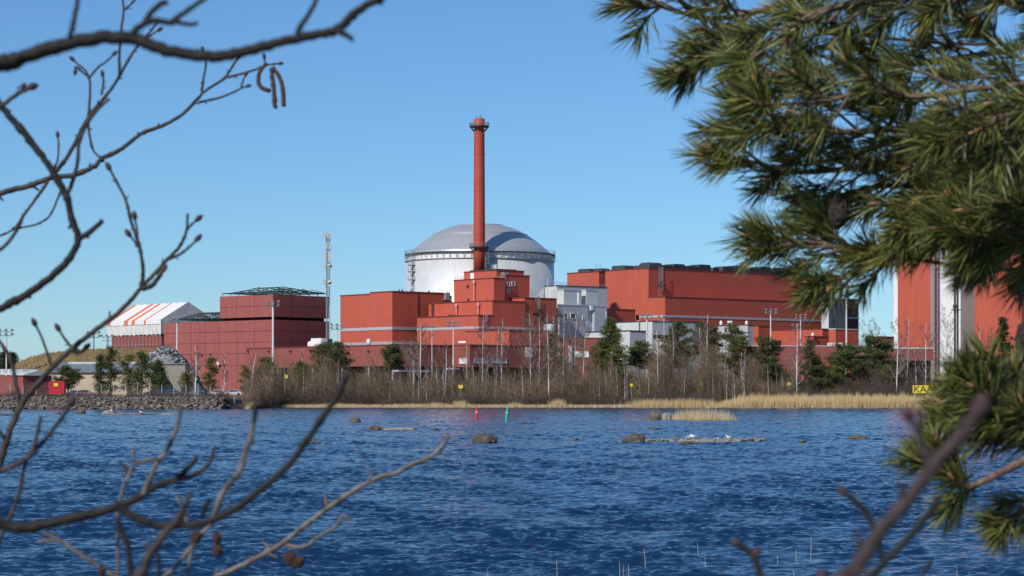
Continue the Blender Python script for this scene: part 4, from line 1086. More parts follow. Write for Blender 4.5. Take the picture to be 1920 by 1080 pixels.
# smaller reed tufts and grass fringe along the middle shore
arr = []
for c, w, h, n in ((820,22,1.7,350), (864,14,2.4,260), (965,12,1.8,160), (1046,16,2.8,350), (1220,40,2.8,900), (1290,60,3.0,1300), (700,50,.9,300), (910,60,.9,300), (1250,70,1.6,900), (640,60,1.2,700), (770,40,1.3,500), (480,16,2.2,500), (530,40,.9,500)):
    px = rs.normal(c, w*.5, n); D_ = np.array([shore_y(X(p, 580)) for p in px]) + rs.uniform(-.6, 2.5, n)
    arr.append(blades(n, (px-960)/F*D_, D_, gz, h*.6, h, .04, .1, .12, rs))
n = 9000; px = rs.uniform(462, 1340, n); D_ = np.array([shore_y(X(p, 580)) for p in px]) + rs.uniform(-.3, 3.2, n)
arr.append(blades(n, (px-960)/F*D_, D_, gz, .35, .95, .06, .16, .4, rs))
tri_mesh('shore_grass', np.concatenate(arr), M['reed'], label='fringe of dry yellow grass and reed tufts along the middle shore', category='grass', kind='stuff')
# reed islet
isl = thing('reed_islet', 'small reedy islet with two rocks in the bay', 'islet', (X(1285, 294), 294, 0))
n = 1700; px = np.concatenate([rs.uniform(1258, 1372, 1200), rs.uniform(1185, 1385, 500)]); D_ = 296 + rs.uniform(-3, 3, n); xs = (px-960)/F*D_
hh = np.interp(px, [1185, 1240, 1262, 1275, 1340, 1365, 1385], [.25, .3, 1.0, 1.75, 1.75, 1.3, .7])
a = blades(n, xs, D_, lambda x, y: 0, .35, 1.3, .02, .045, .12, rs).reshape(-1,3,3); a[:,2,2] *= hh; tri_mesh('reeds', a, M['reed'], isl, kind='stuff')
b = boulder('mound', 1285, 0, 180, 1.1, None, 31, D=296, mat=M['reed'] if False else M['palestone'], par=isl, depth=.25)
boulder('rock', 1229, 0, 34, 17, None, 32, D=295, par=isl); boulder('rock', 1251, 0, 20, 15, None, 33, D=294, par=isl, mat=M['palestone'])

def brush_mass(name, pxs, drange, n, h0, h1, mat, label, twigs=3, lean=.28, hfun=None, w=(.03,.07)):
    px = rs.uniform(pxs[0], pxs[1], n); D_ = np.array([shore_y(X(p, 585)) for p in px]) + rs.uniform(drange[0], drange[1], n); xs = (px-960)/F*D_
    clump = np.array([.42+1.25*abs(noise.noise(Vector((p*.03, d*.07, 3)))*1.3)+.25*noise.noise(Vector((p*.11, d*.2, 9))) for p, d in zip(px, D_)])
    hs = rs.uniform(h0, h1, n)*clump
    if hfun is not None: hs *= hfun(px)
    z = np.array([gz(x, y) for x, y in zip(xs, D_)]); w_ = rs.uniform(w[0], w[1], n)
    lx = rs.normal(0, lean, n); ly = rs.normal(0, lean, n)
    b = np.stack([xs, D_, z-.1], 1); tp = b + np.stack([lx*hs, ly*hs, hs], 1); side = np.stack([w_/2, 0*w_, 0*w_], 1)
    out = [np.stack([b-side, b+side, tp], 1)]
    for k in range(twigs):
        f = rs.uniform(.25, .9, n)[:,None]; q = b+(tp-b)*f; L_ = (hs*rs.uniform(.18, .45, n))[:,None]
        dr = np.stack([rs.normal(0, .6, n), rs.normal(0, .6, n), rs.uniform(.3, 1, n)], 1); s2 = np.stack([w_*.35, 0*w_, w_*.2], 1)
        out.append(np.stack([q-s2, q+s2, q+dr*L_], 1))
    return tri_mesh(name, np.concatenate(out), mat, label=label, category='brush', kind='stuff')
brush_mass('willow_brush', (462, 1345), (2.5, 13), 34000, 1.7, 3.4, M['brush'], 'dark brown leafless willow brush along the waterline', twigs=4, lean=.4)
brush_mass('birch_thicket', (462, 1500), (8, 34), 15000, 4.5, 10.5, M['redtwig'], 'reddish brown leafless thicket of saplings behind the shore', twigs=7, lean=.10,
   hfun=lambda p: np.interp(p, [462, 520, 700, 900, 1060, 1120, 1300, 1420, 1500], [.7, 1.0, 1.0, .9, .95, 1.2, 1.2, 1.1, .8]), w=(.04,.09))
brush_mass('fence_scrub', (1440, 1960), (9, 34), 13000, 1.8, 7.0, M['brush'], 'low grey brown scrub behind the reed bed', twigs=5, lean=.25)
brush_mass('bank_scrub', (-30, 470), (8.5, 16), 5000, .5, 1.5, M['brush'], 'low brown scrub on top of the riprap bank', twigs=4, lean=.4)

# trees
M['birchbark'] = stone('birch_bark', [(.74,.71,.67), (.62,.58,.54), (.80,.78,.74)], 1.1)
M['birchlimb'] = stone('birch_limb_bark', [(.42,.37,.33), (.32,.27,.24), (.50,.46,.42)], 1.1)
M['birchtwig'] = island('birch_twigs', [(.14,.09,.075), (.22,.155,.13), (.17,.105,.09)], .8)
M['pinebark'] = stone('pine_bark', [(.22,.12,.07), (.17,.10,.065)], 1.5)
M['pineleaf'] = island('pine_needles_far', [(.035,.050,.018), (.066,.083,.027), (.105,.118,.036), (.048,.066,.024)], .7)
M['pineleaf2'] = island('pine_needles_far_yellow', [(.07,.08,.024), (.11,.118,.033), (.15,.148,.046)], .7)
M['sprleaf'] = island('spruce_needles', [(.014,.026,.013), (.026,.042,.018), (.038,.055,.022)], .7)
def birch(px0, px1, top, row0, D, label, seed, r0=.17, nb=16, spread=1.0, twig=22, group=None, fork=False):
    r = random.Random(seed); x0 = X(px0, D); zb = ground_z(x0, D)-.2; zt = Z(top, D); h = zt-zb
    t = thing('birch_tree', label, 'tree', (x0, D, zb), group)
    x1 = X(px1, D); pts = []; m_ = 9
    for i in range(m_):
        f = i/(m_-1); pts.append(Vector((x0+(x1-x0)*f + .22*math.sin(f*5+seed)*f, D+.3*math.sin(f*4+seed*2), zb+h*f)))
    rad = [r0*(1-f/(m_-1))**.8+.02 for f in range(m_)]
    MB().tube(pts, rad, 7).build('trunk', M['birchbark'], t, True)
    lm = MB(); tw = []
    def tp(f):
        i = min(int(f*(m_-1)), m_-2); return pts[i].lerp(pts[i+1], f*(m_-1)-i)
    for k in range(nb):
        f = .22+.74*(k+r.random())/nb; q = tp(f); an = r.uniform(0, 6.28); L_ = h*(.36*(1-f)+.06)*r.uniform(.6,1.3)*spread
        d = Vector((math.cos(an), math.sin(an)*.8, r.uniform(.75,1.4))).normalized()
        b = [q, q+d*L_*.5+Vector((0,0,.04*L_)), q+d*L_+Vector((0,0,.16*L_))]
        rr = max(.026, r0*(1-f)*.6); lm.tube(b, [rr, rr*.6, .015], 4, cap=False)
        for j in range(twig):
            g = r.uniform(.25, 1.05); s_ = b[0].lerp(b[1], min(g*2,1)) if g < .5 else b[1].lerp(b[2], min((g-.5)*2,1))
            dd = Vector((r.gauss(0,.6), r.gauss(0,.5), r.uniform(-.1,1))).normalized()*L_*r.uniform(.15,.42)
            w = r.uniform(.03,.055); e = s_+dd*.6+Vector((r.uniform(-.1,.1),0,.05)); tw.append((s_-Vector((w,0,0)), s_+Vector((w,0,0)), s_+dd))
            tw.append((e-Vector((w*.6,0,0)), e+Vector((w*.6,0,0)), e+Vector((r.gauss(0,.4), r.gauss(0,.3), r.uniform(-.4,.5)))*L_*.25))
    lm.build('limbs', M['birchlimb'], t, kind='stuff')
    tri_mesh('crown', [tuple(p) for q in tw for p in q], M['birchtwig'], t)
    return t
BG = 'bare birches along the far shore'
for i, (a, b, top, D, lab, r0, sp) in enumerate((
    (366, 368, 648, 536, 'lone white birch standing on the riprap bank', .16, .8),
    (418, 424, 662, 538, 'thin leaning birch right of the lone one on the riprap', .09, .7),
    (466, 480, 662, 548, 'crooked birch where riprap meets thicket', .10, .9),
    (566, 566, 655, 600, 'thin birch left of the umbrella shaped pine', .08, .7),
    (790, 787, 606, 596, 'big wide branching birch left of the pale windows', .2, 1.25),
    (778, 770, 640, 597, 'slim birch leaning from the foot of the wide branching one', .09, .8),
    (833, 838, 642, 590, 'small white birch before the pale annex windows', .12, .8),
    (874, 876, 645, 600, 'thin grey birch between windows and dark annex wall', .07, .8),
    (904, 907, 596, 602, 'tall straight birch before the dark annex wall', .13, .8),
    (931, 934, 612, 606, 'left thin birch of a close pair by the annex', .09, .8),
    (941, 941, 597, 600, 'right white birch of a close pair by the annex', .13, .8),
    (996, 992, 588, 602, 'tall birch under the round roof tank', .13, 1.1),
    (1010, 1012, 596, 604, 'stout birch with spreading limbs below the roof tank', .18, 1.3),
    (1029, 1027, 590, 588, 'brightest white birch by the water below the tank', .16, .9),
    (1054, 1060, 580, 592, 'birch with raised side limbs left of the white column', .15, 1.0),
    (1075, 1082, 584, 600, 'slender birch on the white column', .12, .7),
    (1092, 1099, 588, 606, 'slender birch before the grey service block', .12, .7),
    (1236, 1230, 620, 590, 'birch leaning over reeds left of the dark pine', .13, .8),
    (1261, 1262, 612, 596, 'straight thin birch against the broad dark pine', .10, .6),
    (1312, 1313, 606, 606, 'left birch of two tall ones above the yellow sign', .14, .8),
    (1323, 1328, 590, 604, 'right birch of two tall ones above the yellow sign', .14, .8),
    (1393, 1390, 660, 594, 'left pale stem of a pair before the olive pine', .10, .7),
    (1398, 1396, 655, 595, 'right pale stem of a pair before the olive pine', .10, .7),
    (1495, 1493, 606, 592, 'solitary tall birch rising from the reed bed', .15, .7),
    (1681, 1683, 596, 600, 'tall birch before the white edge of the plant block', .16, .8),
    (1718, 1716, 650, 606, 'small birch beside the orange wall of the plant block', .09, .8),
    (1735, 1737, 606, 604, 'white birch before the orange wall of the plant block', .14, .9),
    (1838, 1838, 612, 612, 'birch before the right orange wall, left of two', .13, .9),
    (1853, 1856, 612, 614, 'birch before the right orange wall, right of two', .12, .9),
    (1775, 1774, 580, 660, 'bushy bare tree before the white plant wall', .12, 1.2),
    (1700, 1703, 595, 650, 'bare tree overlapping the orange plant wall', .08, 1.1),
    (1627, 1628, 602, 700, 'dark bare tree in the sky gap, left of two', .1, 1.2),
    (1646, 1648, 606, 705, 'dark bare tree in the sky gap, right of two', .09, 1.2))):
    birch(a, b, top, 735, D, lab, 100+i, r0, 22 if r0 > .1 else 15, sp, 30, BG)
# saplings: six shapes copied
def sapling_proto(seed):
    r = random.Random(seed); tr = MB(); h = 8.0; pts = [Vector((.25*math.sin(f*3+seed)*f, .2*f, h*f)) for f in np.linspace(0,1,6)]
    tr.tube(pts, [.085,.075,.062,.05,.035,.014], 5); tw = []
    for k in range(100):
        f = r.uniform(.25,1); q = pts[min(int(f*5),4)].lerp(pts[min(int(f*5)+1,5)], f*5-int(f*5)); d = Vector((r.gauss(0,.55), r.gauss(0,.4), r.uniform(.4,1.1)))*h*.13*(1.25-f); w = .022
        tw.append((q-Vector((w,0,0)), q+Vector((w,0,0)), q+d)); e = q+d*.5; tw.append((e-Vector((w*.7,0,0)), e+Vector((w*.7,0,0)), e+Vector((r.gauss(0,.3), r.gauss(0,.3), r.uniform(0,.6)))))
    me1 = bpy.data.meshes.new('trunk'); me1.from_pydata([tuple(v) for v in tr.v], [], tr.f)
    a = np.array([tuple(p) for q in tw for p in q], dtype=np.float32); me2 = np_mesh('crown', a, np.arange(len(a)), np.full(len(a)//3, 3))
    me2.materials.append(M['birchtwig']); return me1, me2
M['sapbark'] = stone('sapling_bark', [(.36,.30,.24), (.50,.45,.39), (.25,.19,.14), (.58,.53,.47)], 1.0)
protos = [sapling_proto(s) for s in range(6)]
for p in protos: p[0].materials.append(M['sapbark'])
r = random.Random(77)
for i in range(150):
    px = r.uniform(470, 1490) if i % 3 else r.uniform(1090, 1480); D = shore_y(X(px, 585)) + r.uniform(6, 30); x = X(px, D)
    reg = [w for lim, w in ((640, 'left of the umbrella pine'), (860, 'before the red annex'), (1090, 'before the dark annex wall'), (1290, 'around the broad conical pine'), (9999, 'behind the left end of the reed bed')) if px < lim][0]
    t = thing('birch_sapling', 'slim leafless sapling in the thicket ' + reg, 'sapling', (x, D, ground_z(x, D)-.1), 'thicket saplings ' + reg)
    t.rotation_euler = (r.gauss(0,.03), r.gauss(0,.05), r.uniform(0,6)); s = r.uniform(.62, 1.3) if i % 5 else r.uniform(1.2, 1.6); t.scale = (s*1.1, s*1.1, s)
    a, b = protos[r.randrange(6)]
    for nm, me in (('trunk', a), ('crown', b)):
        o = bpy.data.objects.new(nm, me); COL.objects.link(o); o.parent = t
def pine(px, half, top, crow, D, label, seed, shape='cone', mat='pineleaf', dens=1.0, base=None, group='pines along the far shore'):
    """half: half width in px of the crown; top row; crow: row where the crown ends below"""
    r = random.Random(seed); x0 = X(px, D); zb = (ground_z(x0, D) if base is None else base)-.2; zt = Z(top, D); zc = max(Z(crow, D), zb+.4); W = half*(1.2 if D > 570 else .92)*D/F
    t = thing('pine_tree', label, 'tree', (x0, D, zb), group); h = zt-zb
    pts = [Vector((x0+.25*math.sin(f*3+seed)*f, D, zb+h*f*.97)) for f in np.linspace(0,1,7)]
    MB().tube(pts, [.22*(1-f)+.04 for f in np.linspace(0,1,7)], 7).build('trunk', M['pinebark'], t, True)
    lm = MB(); L_ = []
    nl = int((50 if D > 570 else 34)*dens); tris = []
    for k in range(nl):
        f = (k+r.random())/nl; z = zc + (zt-zc)*f
        if shape == 'cone': wid = W*(1-f)**.75*(.75+.25*min(1, f*6))
        elif shape == 'dome': wid = W*math.sqrt(max(0.02, 1-(f*1.0-.25)**2/.60))
        else: wid = W*(.35+.65*math.sin(math.pi*(.15+.8*f)))*(1 if f < .9 else .7)
        an = r.uniform(0, 6.28); reach = wid*r.uniform(.55, 1.2)
        q = Vector((x0+.25*math.sin(f*3)*f, D, z-.12*reach)); d = Vector((math.cos(an), math.sin(an), 0))
        e = q+d*reach+Vector((0,0,reach*r.uniform(.05,.35))); lm.tube([q, q.lerp(e,.55)+Vector((0,0,-.06*reach)), e], [.07,.05,.02], 4, cap=False)
        nc = max(3, int(reach*2.4))
        for c in range(nc):
            g = 1-(c/max(nc,1))*.75; cpos = q.lerp(e, g)+Vector((r.gauss(0,.25), r.gauss(0,.25), r.gauss(.1,.2)))
            cr = r.uniform(.45, .85)
            for _ in range(int(27)):
                v = Vector((r.gauss(0,1), r.gauss(0,1), r.gauss(0,.62))); v *= cr*.62; p = cpos+v
                dr = (v*.6+Vector((r.gauss(0,.3), r.gauss(0,.3), .35))).normalized()*r.uniform(.25,.5); sd = dr.cross(Vector((r.gauss(0,1), r.gauss(0,1), r.gauss(0,1)))).normalized()*r.uniform(.07,.14)
                tris.append((p-sd, p+sd, p+dr))
    # leader tuft
    for _ in range(90):
        v = Vector((r.gauss(0,.3), r.gauss(0,.3), r.uniform(-1.0,.15))); p = Vector((x0, D, zt))+v; dr = Vector((r.gauss(0,.3), r.gauss(0,.3), .5)).normalized()*.35; sd = dr.cross(Vector((r.gauss(0,1), r.gauss(0,1), 0.1))).normalized()*.06; tris.append((p-sd, p+sd, p+dr))
    lm.build('limbs', M['pinebark'], t, kind='stuff')
    tri_mesh('crown', [tuple(p) for q in tris for p in q], M[mat], t)
for i, a in enumerate((
    (128, 25, 690, 728, 546, 'rounded low pine right of the red container', 'dome', 'pineleaf', 1.0),
    (187, 13, 668, 735, 548, 'dark narrow pine left of the twin topped one', 'cone', 'pineleaf', 1.0),
    (207, 17, 655, 735, 554, 'tall loose pine before the warehouse roof', 'col', 'pineleaf', 1.0),
    (240, 17, 668, 735, 552, 'bushy pine before the beige warehouse wall', 'col', 'pineleaf2', 1.0),
    (265, 19, 664, 735, 548, 'tall bushy pine beside the rubble pile', 'col', 'pineleaf', 1.1),
    (295, 17, 678, 728, 546, 'dark pine before the blue cars', 'dome', 'pineleaf', 1.0),
    (393, 14, 674, 732, 560, 'olive young pine between two riprap birches', 'col', 'pineleaf2', .8),
    (350, 12, 700, 735, 556, 'small dark pine left of the lone birch', 'col', 'pineleaf2', .7),
    (495, 18, 672, 730, 592, 'olive scrub pine at the thicket\'s left end', 'col', 'pineleaf2', .8),
    (565, 12, 682, 722, 598, 'yellow green young pine under the annex wall', 'col', 'pineleaf2', .7),
    (620, 34, 645, 692, 602, 'umbrella shaped pine with bare lower limbs', 'dome', 'pineleaf', 1.0),
    (734, 19, 650, 692, 604, 'round headed pine before the red annex', 'col', 'pineleaf', .9),
    (1043, 22, 628, 720, 640, 'dark pine behind the white birch group', 'col', 'pineleaf', .9),
    (1143, 40, 601, 712, 604, 'broad conical green pine before the grey service block', 'cone', 'pineleaf2', 2.6),
    (1199, 24, 643, 690, 616, 'low pine top right of the broad conical one', 'dome', 'pineleaf', 1.0),
    (1272, 25, 606, 690, 612, 'broad dark pine before the low grey building', 'col', 'pineleaf', 1.4),
    (1313, 13, 606, 670, 618, 'narrow pine top between the two tall birches', 'col', 'pineleaf', 1.0),
    (1337, 15, 614, 680, 616, 'dark pine right of the two tall birches', 'col', 'pineleaf', 1.1),
    (1374, 24, 610, 705, 606, 'bright green broad pine before the grey shed', 'col', 'pineleaf2', 1.5),
    (1404, 28, 650, 735, 610, 'dark low pine right of the bright green one', 'col', 'pineleaf', 1.0),
    (1437, 34, 634, 728, 604, 'dark wind swept pine before the low red building', 'dome', 'pineleaf', 1.3),
    (1518, 34, 640, 738, 600, 'dark conical pine right of the solitary birch', 'cone', 'pineleaf', 1.3),
    (1588, 46, 648, 722, 606, 'spreading pine before the white roof units', 'dome', 'pineleaf', 1.3),
    (1634, 44, 632, 718, 612, 'spreading pine under the sky gap', 'dome', 'pineleaf', 1.2),
    (1555, 30, 688, 738, 602, 'low olive pine bush behind the fence', 'dome', 'pineleaf2', .8),
    (1665, 28, 688, 738, 606, 'low olive pine bush left of the tall birch', 'dome', 'pineleaf2', .8),
    (1880, 20, 598, 680, 616, 'pine before the right orange wall', 'cone', 'sprleaf', 1.2),
    (1920, 22, 620, 730, 612, 'dark pine at the right edge of the shore', 'col', 'sprleaf', 1.2),
    (1160, 20, 690, 735, 598, 'olive young pine below the broad conical one', 'col', 'pineleaf2', .7),
    (460, 10, 690, 735, 560, 'small olive pine by the crooked birch', 'col', 'pineleaf2', .6))):
    pine(a[0], a[1], a[2], a[3], a[4], a[5], 300+i, a[6], a[7], a[8])
# far forest behind the plant
tris = []; r = random.Random(9)
for i in range(420):
    x = r.uniform(-420, 420); y = r.uniform(1000, 1120); h = r.uniform(10, 17)
    if -.17 < x/y < -.05 and False: continue
    for k in range(46):
        f = r.random(); w = 2.6*(1-f)+.3; p = Vector((x+r.uniform(-w,w), y+r.uniform(-w,w), 2+h*f)); s = r.uniform(.5,1.0)
        tris.append((p+Vector((-s,0,-s*.6)), p+Vector((s,0,-s*.6)), p+Vector((r.uniform(-.4,.4),0,s*1.3))))
tri_mesh('far_forest', [tuple(p) for q in tris for p in q], M['sprleaf'], label='dark distant forest line behind the plant', category='forest', kind='stuff')
for i, (px, top, D) in enumerate(((-8, 652, 700), (10, 660, 690), (24, 664, 700))):
    pine(px, 14, top, 700, D, ('dark spruce behind the mound at the frame edge', 'dark spruce behind the left floodlight mast', 'small dark spruce at the mound\'s left foot')[i], 500+i, 'cone', 'sprleaf', 1.0)

# ------------------------------------------------------------------ container, cars, fence, signs
M['contred'] = plain('container_red', (.58,.028,.045), .45, var=.08, scale=.8)
M['yellow'] = plain('sign_yellow', (.78,.58,.05), .5, var=.05)
cD = 531; x0, x1 = X(92, cD), X(120, cD); zb = Z(738, cD); zt = Z(715.5, cD)
ct = thing('container', 'bright red container with yellow plate on the riprap bank', 'container', ((x0+x1)/2, cD, zb))
MB().bx(x0, x1, cD, cD+2.4, zb, zt).build('body', M['contred'], ct)
mb = MB()
for i in range(12): xx = x0+.1+(x1-x0-.2)*i/12; mb.bx(xx, xx+.12, cD-.06, cD+.03, zb+.15, zt-.15)
mb.build('corrugation', M['contred'], ct)
mb = MB(); mb.bx(x0-.05, x1+.05, cD-.09, cD+.05, zt-.15, zt+.06); mb.bx(x0-.05, x1+.05, cD-.09, cD+.05, zb-.06, zb+.14); mb.bx(x0-.05, x0+.14, cD-.08, cD+.05, zb+.14, zt-.15); mb.bx(x1-.14, x1+.05, cD-.08, cD+.05, zb+.14, zt-.15); mb.build('frame', M['contred'], ct)
MB().bx(X(101,cD), X(109,cD), cD-.14, cD-.07, Z(724.5,cD), Z(718.5,cD)).build('yellow_plate', M['yellow'], ct)
def car(px, D, col, label, z0, L_=4.4):
    b = Vector((X(px, D), D, z0)); t = thing('parked_car', label, 'car', b, 'cars parked behind the fence')
    m = plain('car_paint', col, .25, var=.03, spec=.6)
    prof = [(-.5,.25), (-.5,.62), (-.47,.78), (-.33,.86), (-.20,1.32), (-.12,1.42), (.14,1.42), (.22,1.36), (.36,.92), (.48,.82), (.5,.55), (.5,.25)]
    mb = MB(); n = len(prof)
    for y in (0, 1.75): mb.v += [b+Vector((x*L_, y, z)) for x, z in prof]
    mb.f.append(tuple(range(n))); mb.f.append(tuple(range(2*n-1, n-1, -1)))
    for k in range(n): mb.f.append((k, n+k, n+(k+1) % n, (k+1) % n))
    mb.build('body', m, t)
    MB().quad(*[b+Vector((x*L_, -.012, z)) for x, z in ((-.29,.9), (.31,.92), (.2,1.3), (-.12,1.34))]).build('side_window', M['glass'], t)
    for x in (-.31, .31): MB().tube([b+Vector((x*L_,-.03,.32)), b+Vector((x*L_,.2,.32))], .32, 12).build('wheel', M['black'], t)
zc_ = 2.9
for px, D, col, lab in ((303, 556, (.04,.15,.42), 'blue car parked left behind the fence pines'), (322, 562, (.06,.20,.5), 'lighter blue car next to the fence pines'),
    (287, 552, (.05,.13,.35), 'dark blue car under the dark pine'), (407, 574, (.6,.6,.6), 'white car between the riprap birches'), (437, 578, (.5,.52,.55), 'silver car left of the crooked birch'),
    (140, 560, (.06,.09,.16), 'dark car behind the rounded pine'), (157, 558, (.22,.12,.2), 'purplish car right of the rounded pine'), (612, 640, (.45,.47,.5), 'silver car under the umbrella pine'),
    (935, 650, (.6,.62,.6), 'white car behind the annex birches, left of two'), (978, 652, (.65,.66,.65), 'white car behind the annex birches, right of two'), (800, 652, (.5,.52,.5), 'pale car behind the wide branching birch')):
    car(px, D, col, lab, ground_z(X(px,D), D))
def fence(p0, p1, D, h, label, gap=2.6):
    xa, xb = X(p0, D), X(p1, D); t = thing('fence', label, 'fence', ((xa+xb)/2, D, ground_z((xa+xb)/2, D)))
    n = int((xb-xa)/gap)
    for i in range(n+1):
        x = xa+(xb-xa)*i/n; z = ground_z(x, D)-.1; MB().tube([(x,D,z), (x,D,z+h), (x,D-.25,z+h+.3)], .06, 5).build('post', M['pole'], t)
    mb = MB()
    for f in np.linspace(.08, 1, 9): mb.tube([(xa+(xb-xa)*k/20, D, ground_z(xa+(xb-xa)*k/20, D)-.1+h*f) for k in range(21)], .018, 3, cap=False)
    mb.build('wire', M['steel'], t)
fence(-30, 92, 534, 2.7, 'wire fence left of the red container'); fence(122, 462, 534, 2.6, 'wire fence along the top of the riprap bank'); fence(1450, 1730, 600, 2.4, 'wire fence behind the reed bed')
def yellow_sign(px, row, w, h, D, label):
    b = Vector((X(px, D), D, ground_z(X(px, D), D))); t = thing('yellow_sign', label, 'sign', b, 'small yellow notice boards'); z = Z(row, D)
    MB().bx(b.x-w/2, b.x+w/2, D-.05, D+.03, z-h/2, z+h/2).build('board', M['yellow'], t); MB().tube([(b.x,D+.1,b.z-.2), (b.x,D+.1,z)], .05, 5).build('post', M['steel'], t)
yellow_sign(863.5, 725, 1.1, .85, 587, 'yellow notice board under the annex birches'); yellow_sign(1479, 720, .95, .8, 590, 'yellow notice board left of the solitary birch'); yellow_sign(1315, 720.5, .6, .8, 590, 'small yellow board at the foot of two birches')
yellow_sign(537, 706, .7, .8, 590, 'tiny yellow board in the left thicket'); yellow_sign(1184, 722, .6, .7, 585, 'tiny yellow board in the thicket below the conical pine')
# cable sign
kD = 582; z1 = Z(722.5, kD); z0 = Z(737, kD); xa = X(1711.5, kD)
ks = thing('cable_sign', 'big yellow cable crossing sign with black letters by the reeds', 'sign', (xa+4.5, kD, 0))
MB().bx(xa, xa+9.4, kD, kD+.12, z0, z1).build('board', M['yellow'], ks)
for dx in (.6, 8.8): MB().tube([(xa+dx, kD+.2, -.2), (xa+dx, kD+.2, z1)], .12, 6).build('post', M['pole'], ks)
cu = bpy.data.curves.new('lettering', 'FONT'); cu.body = 'KAAPELI'; cu.size = 2.35; cu.extrude = .02; cu.space_character = .95
to = bpy.data.objects.new('lettering_curve', cu); COL.objects.link(to); to.rotation_euler = (math.pi/2, 0, 0)
bpy.context.view_layer.update(); me = bpy.data.meshes.new_from_object(to.evaluated_get(bpy.context.evaluated_depsgraph_get())); bpy.data.objects.remove(to)
me.transform(Matrix.Rotation(math.pi/2, 4, 'X')); xs_ = [v.co.x for v in me.vertices]; sc_ = 8.7/(max(xs_)-min(xs_))
for v in me.vertices: v.co = Vector(((v.co.x-min(xs_))*sc_, v.co.y, v.co.z))
me.materials.clear(); o = mesh_obj('lettering', me, M['black'], ks, Vector((xa+.35, kD-.03, z0+.18)) - base_of(ks))
# sparse reed stalks in the near water
r = random.Random(5)
for px, rb, rt_ in ((1043,1092,1048), (1519,1045,1004), (1160,1088,1052), (1166,1090,1060), (1177,1092,1058), (912,1092,1066), (1310,1040,1018), (1322,1062,1046), (1490,1052,1030), (1457,1060,1042), (1540,1092,1072), (1210,1060,1026), (1488,1092,1068), (1795,1082,1062)):
    D = EYE*F/(rb-HOR); b = Vector((X(px, D), D, -.3)); tp_ = Vector((X(px+r.uniform(-3,3), D), D, (rb-rt_)*D/F))
    o = MB().tube([b, b.lerp(tp_, .6)+Vector((.01,0,0)), tp_], [.0055,.0045,.002], 5).build('reed_stalk', M['reed'], None, loc=b)
    tag(o, 'single thin dry reed stalk standing in the near water', 'reed', 'lone reed stalks in the near water')
# ------------------------------------------------------------------ foreground: alder twigs and pine boughs
def bark(name, a, b, scale=60, bump=.5):
    m, N, L, B = new_mat(name)
    tc = N.new('ShaderNodeTexCoord'); nz = N.new('ShaderNodeTexNoise'); nz.inputs['Scale'].default_value = scale; nz.inputs['Detail'].default_value = 7
    L.new(tc.outputs['Object'], nz.inputs['Vector']); rp = N.new('ShaderNodeValToRGB'); rp.color_ramp.elements[0].position = .35; rp.color_ramp.elements[1].position = .68
    rp.color_ramp.elements[0].color = (*a,1); rp.color_ramp.elements[1].color = (*b,1); L.new(nz.outputs[0], rp.inputs[0]); L.new(rp.outputs[0], B.inputs['Base Color'])
    B.inputs['Roughness'].default_value = .8; bp = N.new('ShaderNodeBump'); bp.inputs['Strength'].default_value = bump; bp.inputs['Distance'].default_value = .002
    bp.inputs['Distance'].default_value = .006; L.new(nz.outputs[0], bp.inputs['Height']); L.new(bp.outputs[0], B.inputs['Normal']); return m
M['abark'] = bark('alder_bark', (.018,.015,.013), (.075,.063,.052), 45)  # bark colour lowered a little for tree shade
M['ashade'] = bark('alder_shaded_bark', (.005,.004,.004), (.020,.016,.015), 60)  # tree shade worked into the bark colour, almost black
M['agrey'] = bark('alder_grey_bark', (.075,.062,.055), (.21,.18,.16), 70)
M['ared'] = bark('alder_reddish_bark', (.020,.013,.013), (.07,.045,.042), 70)
M['bud'] = bark('alder_bud', (.03,.016,.02), (.085,.045,.045), 200)
M['catkin'] = bark('alder_catkin', (.035,.02,.016), (.11,.06,.04), 300)
M['cone'] = bark('alder_cone', (.03,.014,.010), (.11,.05,.03), 250, 1.0)
fr = random.Random(3)
